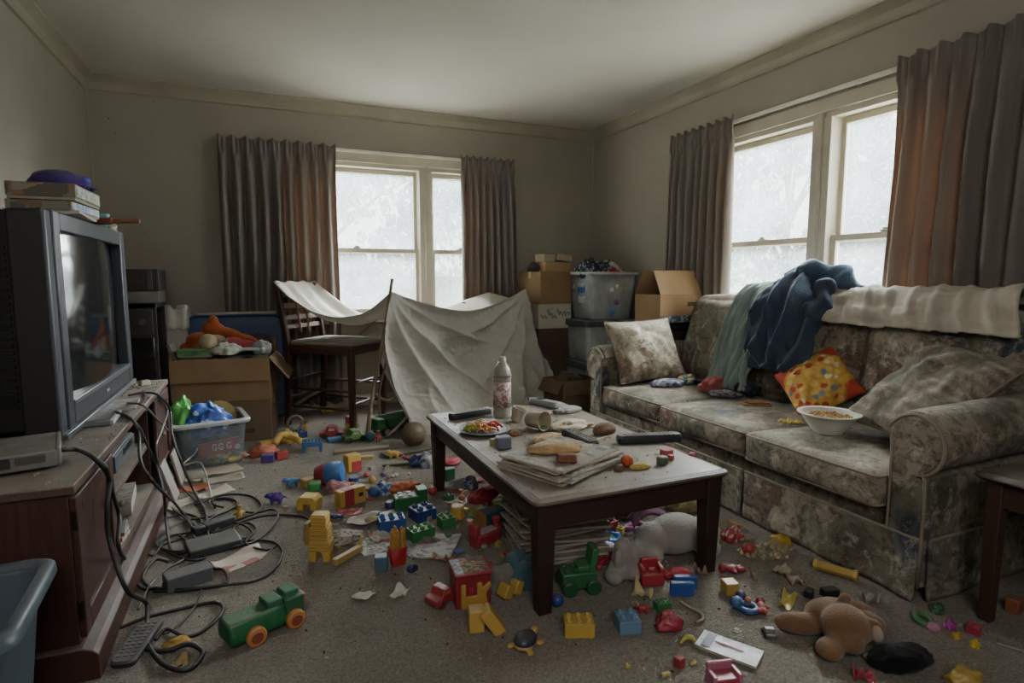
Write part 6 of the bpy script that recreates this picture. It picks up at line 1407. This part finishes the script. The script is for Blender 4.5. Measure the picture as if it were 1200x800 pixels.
e = thing('toy_sofa', 'pink and crimson toy seat at the bottom edge of the photo', 'toy', f_(848, 803), R(-14), LT); obj('seat', MB().box((0, 0, .02), (.075, .05, .03)), plastic('#a31f45'), e, bevel=.004); obj('backrest', MB().box((0, .028, .03), (.078, .012, .055)), plastic('#b5657f'), e, bevel=.004)
for s in (-1, 1): obj('armrest', MB().box((s*.038, 0, .025), (.012, .05, .04)), plastic('#b5657f'), e, bevel=.003)
car('tiny grey toy car left of the teddy bear', f_(901, 744), R(60), .05, .03, .026, '#5d6266', '#2a2a2a')
crump('white chip above the booklet', f_(863, 740), (.013, .010, .006), M('#b5b2a8', .7), 134, 'chip', 'chip')
# sweets by the sofa skirt
e = thing('sweet_bag', 'torn clear bag of yellow popcorn and sweets at the sofa skirt', 'bag', f_(900, 648), R(-10)); 
rnd = random.Random(17); m = MB()
for k in range(60):
    a, d = rnd.uniform(0, 6.28), .085*math.sqrt(rnd.random()); m.ball((d*math.cos(a)*1.4, d*math.sin(a)*.8, rnd.uniform(.008, .05*(1-d/.1))), rnd.uniform(.007, .012), None, 7, 5)
tag(obj('sweets', m, printed('#b5a878', ['#b59a3c', '#c9c3ad', '#a8504a', '#b5b08c', '#a39c40'], 90, .8), e, ang=180), None, None, kind='stuff')
obj('bag_film', MB().grid(lambda u, v: V(((u-.5)*.24, (v-.5)*.13, .004+.06*math.sin(PI*u)*math.sin(PI*v)+.012*nz(V((u*6, v*5, 2)), 1.2))), 24, 16), glassy('#c9c4b0', .22, .15), e, ang=180)
ballt('red ball against the torn sweet bag', f_(877, 650), .026, '#a8242f')
crump('yellow crumpled snack packet on the right of the torn sweet bag', f_(913, 644), (.05, .035, .04), M('#b89a2c', .5, .2, 20), 135, 'packet', 'packet')
crump('red and white toy lump left of the torn sweet bag', f_(858, 632), (.045, .035, .035), printed('#a3303a', ['#b5a8a0', '#a8242f', '#8f2430'], 60, .6), 136, 'toy', 'toy')
animal('tan toy bear figure behind the red and white lump', f_(862, 620), R(120), .075, '#a88a55')
tb_ = thing('toy_tube', 'yellow toy tube lying along the sofa skirt', 'toy', V((0, 0, 0)), 0, LT); a_, b_ = fl(953, 667)+V((0, 0, .024)), fl(1005, 682)+V((0, 0, .024))
obj('tube_body', MB().cyl(a_, b_, .019, seg=6), plastic('#b8931f'), tb_, bevel=.003)
for k in (0, .9): obj('end_cap', MB().cyl(a_.lerp(b_, k), a_.lerp(b_, k+.1), .0225, seg=6), plastic('#c49f26'), tb_, bevel=.003)
blk('toy_part', 'black toy part behind the teddy bear, left one', f_(948, 699), R(30), (.035, .028, .03), '#26272a', .004)
blk('toy_part', 'black square toy part behind the teddy bear, right one', f_(972, 698), R(-12), (.06, .035, .03), '#232427', .004)
# teddy
tdy = thing('teddy_bear', 'brown teddy bear sprawled face down in the right foreground', 'stuffed toy', fl(985, 752), R(-20))
m = MB()
for c, r_, rt_ in (((.0, -.02, .065), (.075, .068, .066), None), ((-.02, -.085, .05), (.035, .03, .03), None), ((-.105, .05, .036), (.085, .036, .035), (0, 0, -.25)), ((-.085, -.075, .03), (.042, .04, .031), (0, 0, .6)), ((-.05, -.05, .04), (.04, .03, .03), (0, 0, .6)), ((.0, .06, .055), (.085, .06, .054), None),
                   ((.10, .085, .045), (.062, .036, .04), (0, 0, -.3)), ((.10, .03, .04), (.062, .038, .038), (0, 0, -.25)), ((.068, -.05, .07), (.018, .034, .038), (0, 0, .5)), ((.028, .035, .115), (.028, .016, .03), (0, .3, .3))): m.ball(c, r_, rt_, 18, 12)
obj('plush_body', m, plush('#7a5c42', .2), tdy, remesh=.006)
obj('ear_lining', MB().ball((.066, -.066, .068), (.012, .022, .027), (0, 0, .5), 14, 10), cloth('#a3968a', .1), tdy, ang=180); obj('paw_patch', MB().ball((.06, -.10, .012), (.05, .02, .011), (0, 0, -.3), 14, 8), cloth('#8d8074', .1), tdy, ang=180); obj('bow', MB().ball((.165, .05, .03), (.022, .03, .025), None, 12, 8), cloth('#6d6a6c', .1), tdy, ang=180)
heap('cloth', 'crumpled black cloth on the carpet right of the teddy bear', 'clothes', fl(1055, 778), (.10, .05, .035), cloth('#141416', 0), 141, 48, .16, R(-12))
solo('toy_ring', 'green toy ring in the shade of the sofa corner', 'toy', MB().tube([(.024*math.cos(k*PI/6), .024*math.sin(k*PI/6), .012) for k in range(12)], .010, 8, 2, closed=True), plastic('#2f7038'), f_(1080, 728), (R(20), 0, 0), LT, ang=180)
crump('pale pink wrapped sweet beside the green ring', f_(1094, 737), (.02, .016, .014), M('#a3708a', .5), 142, 'sweet', 'sweet')
crump('magenta wrapped sweet below the sofa corner', f_(1113, 735), (.022, .014, .013), M('#96327d', .5), 143, 'sweet', 'sweet')
brick('red small brick near the end table leg', f_(1141, 741), R(20), 2, 2, '#a32440', .018, .026)
crump('yellow-brown sweet left of the red small brick', f_(1121, 747), (.018, .012, .010), M('#a88a30', .5), 144, 'sweet', 'sweet')
crump('bright yellow sweet below the red small brick', f_(1142, 758), (.016, .013, .014), M('#b8a030', .5), 145, 'sweet', 'sweet')
crump('dark green toy lump touching the sofa skirt corner', f_(1098, 716), (.025, .02, .016), plastic('#2c5a35'), 146, 'toy', 'toy')
crump('large crumpled yellow plastic piece at the bottom right edge', f_(1130, 803), (.055, .035, .03), plastic('#b8961f'), 147, 'toy', 'toy')
sheetp('folded red paper strip in the bottom foreground below the teddy', f_(1012, 796), R(-25), .06, .035, M('#a3424f', .6), .04, 27)
solo('pencil', 'thin pale pencil lying before the end table', 'pencil', MB().cyl(f_(1168, 755)+V((0, 0, .004)), f_(1198, 764)+V((0, 0, .004)), .0035, seg=6), M('#8d8a7a', .6), group=LT)
blk('toy_block', 'dull orange block under the end table at the right edge', f_(1188, 716), R(8), (.05, .04, .05), '#8d5230', .004)
rnd = random.Random(31)
for k, (x, y, lb) in enumerate(((915, 672, 'torn pale paper scraps between table leg and yellow tube'), (885, 680, 'single pale chip right of the yellow hollow block'), (930, 682, 'pale torn wrapper bit left of the black toy parts'), (752, 698, 'cream crust bit before the red toy armchair'), (822, 672, 'pinkish torn card piece at the foot of the right table leg'), (1020, 705, 'grey folded paper behind the teddy bear'))):
    sheetp(lb, f_(x, y), rnd.uniform(0, 3), .07 if k != 1 else .03, .045 if k != 1 else .02, M(['#9c9382', '#a39c8c', '#a8988a', '#b3a67d', '#a38a80', '#8a8680'][k], .8), .04, 50+k)

# ---- by the stand: papers, adapters, remote, cables
rp = remote('big dark remote control on the carpet at the foot of the stand', fl(142, 784), fl(180, 730), .072, .022, '#2d2d30', .35, (3, 10), '#5d5c5a')
pa = thing('power_adapter', 'dark grey power adapter block among the cables', 'power adapter', fl(221, 684), R(20)); obj('casing', MB().box((0, 0, .028), (.155, .075, .055)), M('#4f5154', .6, .08, 10, .1, 150, .3), pa, bevel=.004); obj('cable_socket', MB().box((-.08, -.01, .025), (.012, .03, .02)), M('#2a2a2b', .5), pa, bevel=.002)
ro = thing('router', 'flat black router box tangled in cables', 'router', fl(250, 642), R(14)); obj('casing', MB().box((0, 0, .020), (.20, .14, .036)), M('#34363a', .45, .1, 12, dust=.5), ro, bevel=.006); obj('front_edge', MB().box((.102, 0, .02), (.004, .12, .022)), M('#8d9094', .3), ro, bevel=.001)
pa2 = thing('power_adapter', 'black power adapter behind the router', 'power adapter', fl(256, 618), R(30)); obj('casing', MB().box((0, 0, .02), (.13, .06, .04)), M('#2c2d30', .5, .1, 10, dust=.4), pa2, bevel=.005); obj('plug', MB().box((-.09, 0, .022), (.05, .05, .035)), M('#232326', .5, dust=.3), pa2, bevel=.006)
sheetp('white food paper with red stains among the cables', fl(283, 657), R(30), .22, .12, printed('#c0b3a8', ['#a35a55', '#c3b8ad', '#b9ada0'], 13, .3), .03, 61, 'food_paper')
figure('tiny yellow toy figure standing in the cable tangle', fl(281, 609), R(10), .10, '#c09a2c', '#a8702a')
crump('yellow banana peel scrap on the cable loop', fl(208, 755), (.035, .018, .014), M('#a88a45', .7, .3, 40), 151, 'peel', 'food scrap')
sheetp('tan card scrap below the cable loop', fl(208, 781), R(10), .06, .04, cardboard('#a08a5c'), .02, 62, 'card', 'card')
for k, (x, y, w_, l_, r_, c, lb) in enumerate(((250, 553, .30, .16, 20, '#a59d8c', 'large pale paper lying before the clear bag tote'), (262, 563, .22, .10, 10, '#8f8878', 'torn brown-grey paper before the clear bag tote'), (226, 573, .16, .10, -15, '#9c5a42', 'orange-brown card on the papers by the stand'), (250, 578, .20, .10, 30, '#aaa497', 'pale paper bag flattened beside the orange-brown card'), (232, 560, .15, .09, 50, '#b5ad97', 'yellowish torn paper at the corner of the stand'), (216, 590, .2, .09, 40, '#9a9488', 'grey paper under the cables by the leaning boards'))):
    sheetp(lb, fl(x, y), R(r_), w_, l_, M(c, .8, .15, 14), .018, 70+k)
CAB = M('#1a1a1a', .5, .1, 8, dust=.18); CABG = M('#55534f', .5, .1, 8, dust=.2); CABW = M('#a8a59b', .5)
def cable(label, pts, r=.0055, mat=CAB, n=8):
    solo('cable', label, 'cable', MB().tube(pts, r, 7, n), mat, group='cables around the stand', ang=180)
z3 = V((0, 0, .006)); sx = sxf+.035
def sf_(x, y, X=sxf+.045): return at(x, y, 0, X)
def st_(x, y, dz=.007): return at(x, y, 2, sz+dz)
def g(*ps_): return [fl(x, y)+V((0, 0, .007+.008*(i % 3 == 1))) for i, (x, y) in enumerate(ps_)]
cable('thick black cable from the cable box looping down past the near door to the carpet', [st_(72, 527, .03), st_(92, 527, .02), st_(112, 538, .012), sf_(128, 560), sf_(126, 590), sf_(128, 630), sf_(148, 690, -.42), fl(165, 725)+V((.02, 0, .05))]+g((172, 750), (190, 782), (220, 787), (238, 768), (222, 760), (195, 765), (172, 763)), .0075)
cable('second black cable hanging beside the near door knob', [st_(110, 536), sf_(124, 548), sf_(131, 575), sf_(140, 605), sf_(139, 640, -.43), fl(150, 665)+V((0, 0, .02))]+g((165, 690), (185, 693)), .0065)
cable('black cable drooping from the disc player across the open shelves', [st_(118, 482), st_(140, 485), sf_(160, 497), sf_(172, 520), sf_(183, 545), sf_(192, 580, -.42), fl(195, 620)+V((0, 0, .06))]+g((200, 645), (214, 652), (222, 640), (210, 628)), .006)
cable('long black cable from the stand edge running to the router', [st_(130, 481), sf_(150, 488), sf_(162, 505), sf_(165, 540, -.44), sf_(180, 565, -.36), fl(205, 605)+V((0, 0, .07))]+g((232, 620), (262, 630), (285, 633)), .006)
cable('black cable arching off the far corner of the stand', [st_(168, 459), st_(186, 463), sf_(199, 480, -.49), sf_(202, 510, -.44), sf_(212, 540, -.36), fl(225, 580)+V((0, 0, .05))]+g((240, 600), (243, 622), (246, 640)), .006)
cable('grey cable falling from the far corner to the plinth', [st_(150, 463), st_(178, 460), sf_(196, 480, -.48), sf_(189, 505, -.46), sf_(183, 530, -.46), fl(196, 590)+V((0, 0, .03))]+g((206, 600), (222, 615), (228, 632)), .0055, CABG)
cable('thin grey cable drooping over the upper shelf front', [st_(150, 472), sf_(168, 475), sf_(185, 492), sf_(193, 500, -.47), sf_(205, 515, -.47), fl(207, 560)+V((0, 0, .03))]+g((214, 572), (230, 590)), .005, CABG)
cable('white cable looping up before the clear bag tote', [fl(214, 520)+V((0, 0, .2)), fl(226, 530)+V((0, 0, .16)), fl(232, 545)+V((0, 0, .1)), fl(215, 556)+V((0, 0, .06)), fl(236, 556)+V((0, 0, .07)), fl(247, 580)+V((0, 0, .01)), fl(245, 590)+z3], .005, CABW)
cable('black cable making two wide loops right of the router', g((228, 593), (262, 583), (292, 582), (306, 592), (300, 604), (270, 614), (248, 628), (262, 640), (290, 635), (318, 636), (331, 650), (322, 668), (300, 682), (262, 690), (215, 694), (180, 695)))
cable('black cable curving behind the router to the yellow robot', g((252, 596), (250, 588), (272, 586), (282, 597), (270, 610), (252, 625), (286, 612), (316, 607), (350, 606), (368, 612)))
cable('black cable loop round the tiny yellow figure', g((262, 596), (250, 594), (254, 586), (276, 588), (279, 600), (300, 602), (318, 598), (326, 606), (318, 620), (298, 636), (270, 646)), .005)
cable('black cable running from the adapter block along the carpet to the stand', g((247, 668), (262, 672), (266, 684), (240, 690), (200, 694), (176, 690), (168, 676), (182, 660), (198, 660)), .006)
cable('black cable snaking from the big remote to the green truck', g((140, 738), (172, 728), (208, 716), (250, 708), (262, 720), (240, 740), (218, 748), (196, 742), (182, 752)), .006)
cable('thin black cable crossing under the power adapter', g((170, 640), (178, 655), (192, 640), (214, 632), (236, 618), (256, 604), (282, 594)), .0045)
cable('thin grey cable from the router toward the stand plinth', g((232, 640), (214, 660), (190, 672), (176, 688), (170, 702), (162, 716)), .0045, CABG)
cable('thin black wire on the carpet left of the green truck', g((236, 690), (234, 705), (222, 722), (205, 738), (192, 748)), .0035)
cable('tangled black wires between the stand and the router', g((180, 620), (196, 610), (220, 604), (236, 612), (226, 626), (200, 630), (188, 642), (206, 650), (228, 646), (240, 655), (222, 660), (196, 648), (184, 636), (210, 616), (250, 606), (268, 600)), .005)
cable('knotted black wires beside the router edge', g((262, 612), (284, 618), (296, 626), (284, 632), (274, 622), (290, 614), (300, 622), (288, 640), (312, 646), (326, 640)), .005)
# crumbs everywhere
def crumbs(label, n, fn, mat, seed, size):
    rnd = random.Random(seed); mb = MB()
    for k in range(n):
        c = fn(rnd); s = size*rnd.uniform(.4, 1.5)
        mb.box(c+V((0, 0, s*.3)), (s*rnd.uniform(.7, 1.8), s, s*.7), (rnd.uniform(-.5, .5), rnd.uniform(-.5, .5), rnd.uniform(0, 3)))
    solo('crumbs', label, 'crumbs', mb, mat, kind='stuff', smooth=False)
def on_floor(r):
    while True:
        x, y = r.uniform(-.3, 2.05), r.uniform(1.2, 4.9)
        if r.random() < (.25+.75*math.exp(-((x-1.0)**2+(y-2.6)**2)/1.2)): return V((x, y, 0))
crumbs('pale crumbs and paper flecks scattered over the carpet', 700, on_floor, M('#b0a48c', .9, .2, 30), 1, .0042)
crumbs('dark crumbs and lint scattered over the carpet', 420, on_floor, M('#4a4034', .9, .2, 30), 2, .004)
crumbs('crumbs scattered over the coffee table top', 240, lambda r: V((r.uniform(.83, 1.55), r.uniform(1.69, 3.0), TZ)), M('#8f8264', .9, .3, 30), 3, .0045)
crumbs('dust crumbs on the television stand top', 120, lambda r: V((r.uniform(-.64, -.5), r.uniform(1.96, 3.7), sz)), M('#8f8778', .9, .3, 30), 4, .0045)
# colourful litter filling the gaps between the toys
for k in range(72):
    r = random.Random(200+k)
    while True:
        x, y = r.uniform(400, 600), r.uniform(545, 680)
        if 545+(x-400)*.12 < y < 590+(x-400)*.45: break
    p = fl(x, y); c = r.choice([('#a83a40', 'red'), ('#b59a35', 'yellow'), ('#35659c', 'blue'), ('#3c7a48', 'green'), ('#b5afa3', 'white'), ('#a8703c', 'orange'), ('#8d8676', 'grey')])
    m = MB(); s = r.uniform(.012, .024)
    if k % 3 == 0: m.ball((0, 0, s*.6), (s, s*.8, s*.6), None, 10, 7)
    elif k % 3 == 1: m.box((0, 0, s*.5), (s*1.6, s*1.1, s))
    else: m.lathe([(0, s*.5), (s*.9, s*.5), (s, s*.35), (s, 0), (0, 0)], 14)
    nm = ['toy_bead', 'toy_cube', 'toy_disc'][k % 3]
    solo(nm, 'tiny %s %s in the litter between the table legs and the yellow robot' % (c[1], nm.replace('_', ' ')), 'toy', m, plastic(c[0]), p, r.uniform(0, 3), 'tiny toys in the litter', bevel=0 if k % 3 == 0 else .002, ang=50)
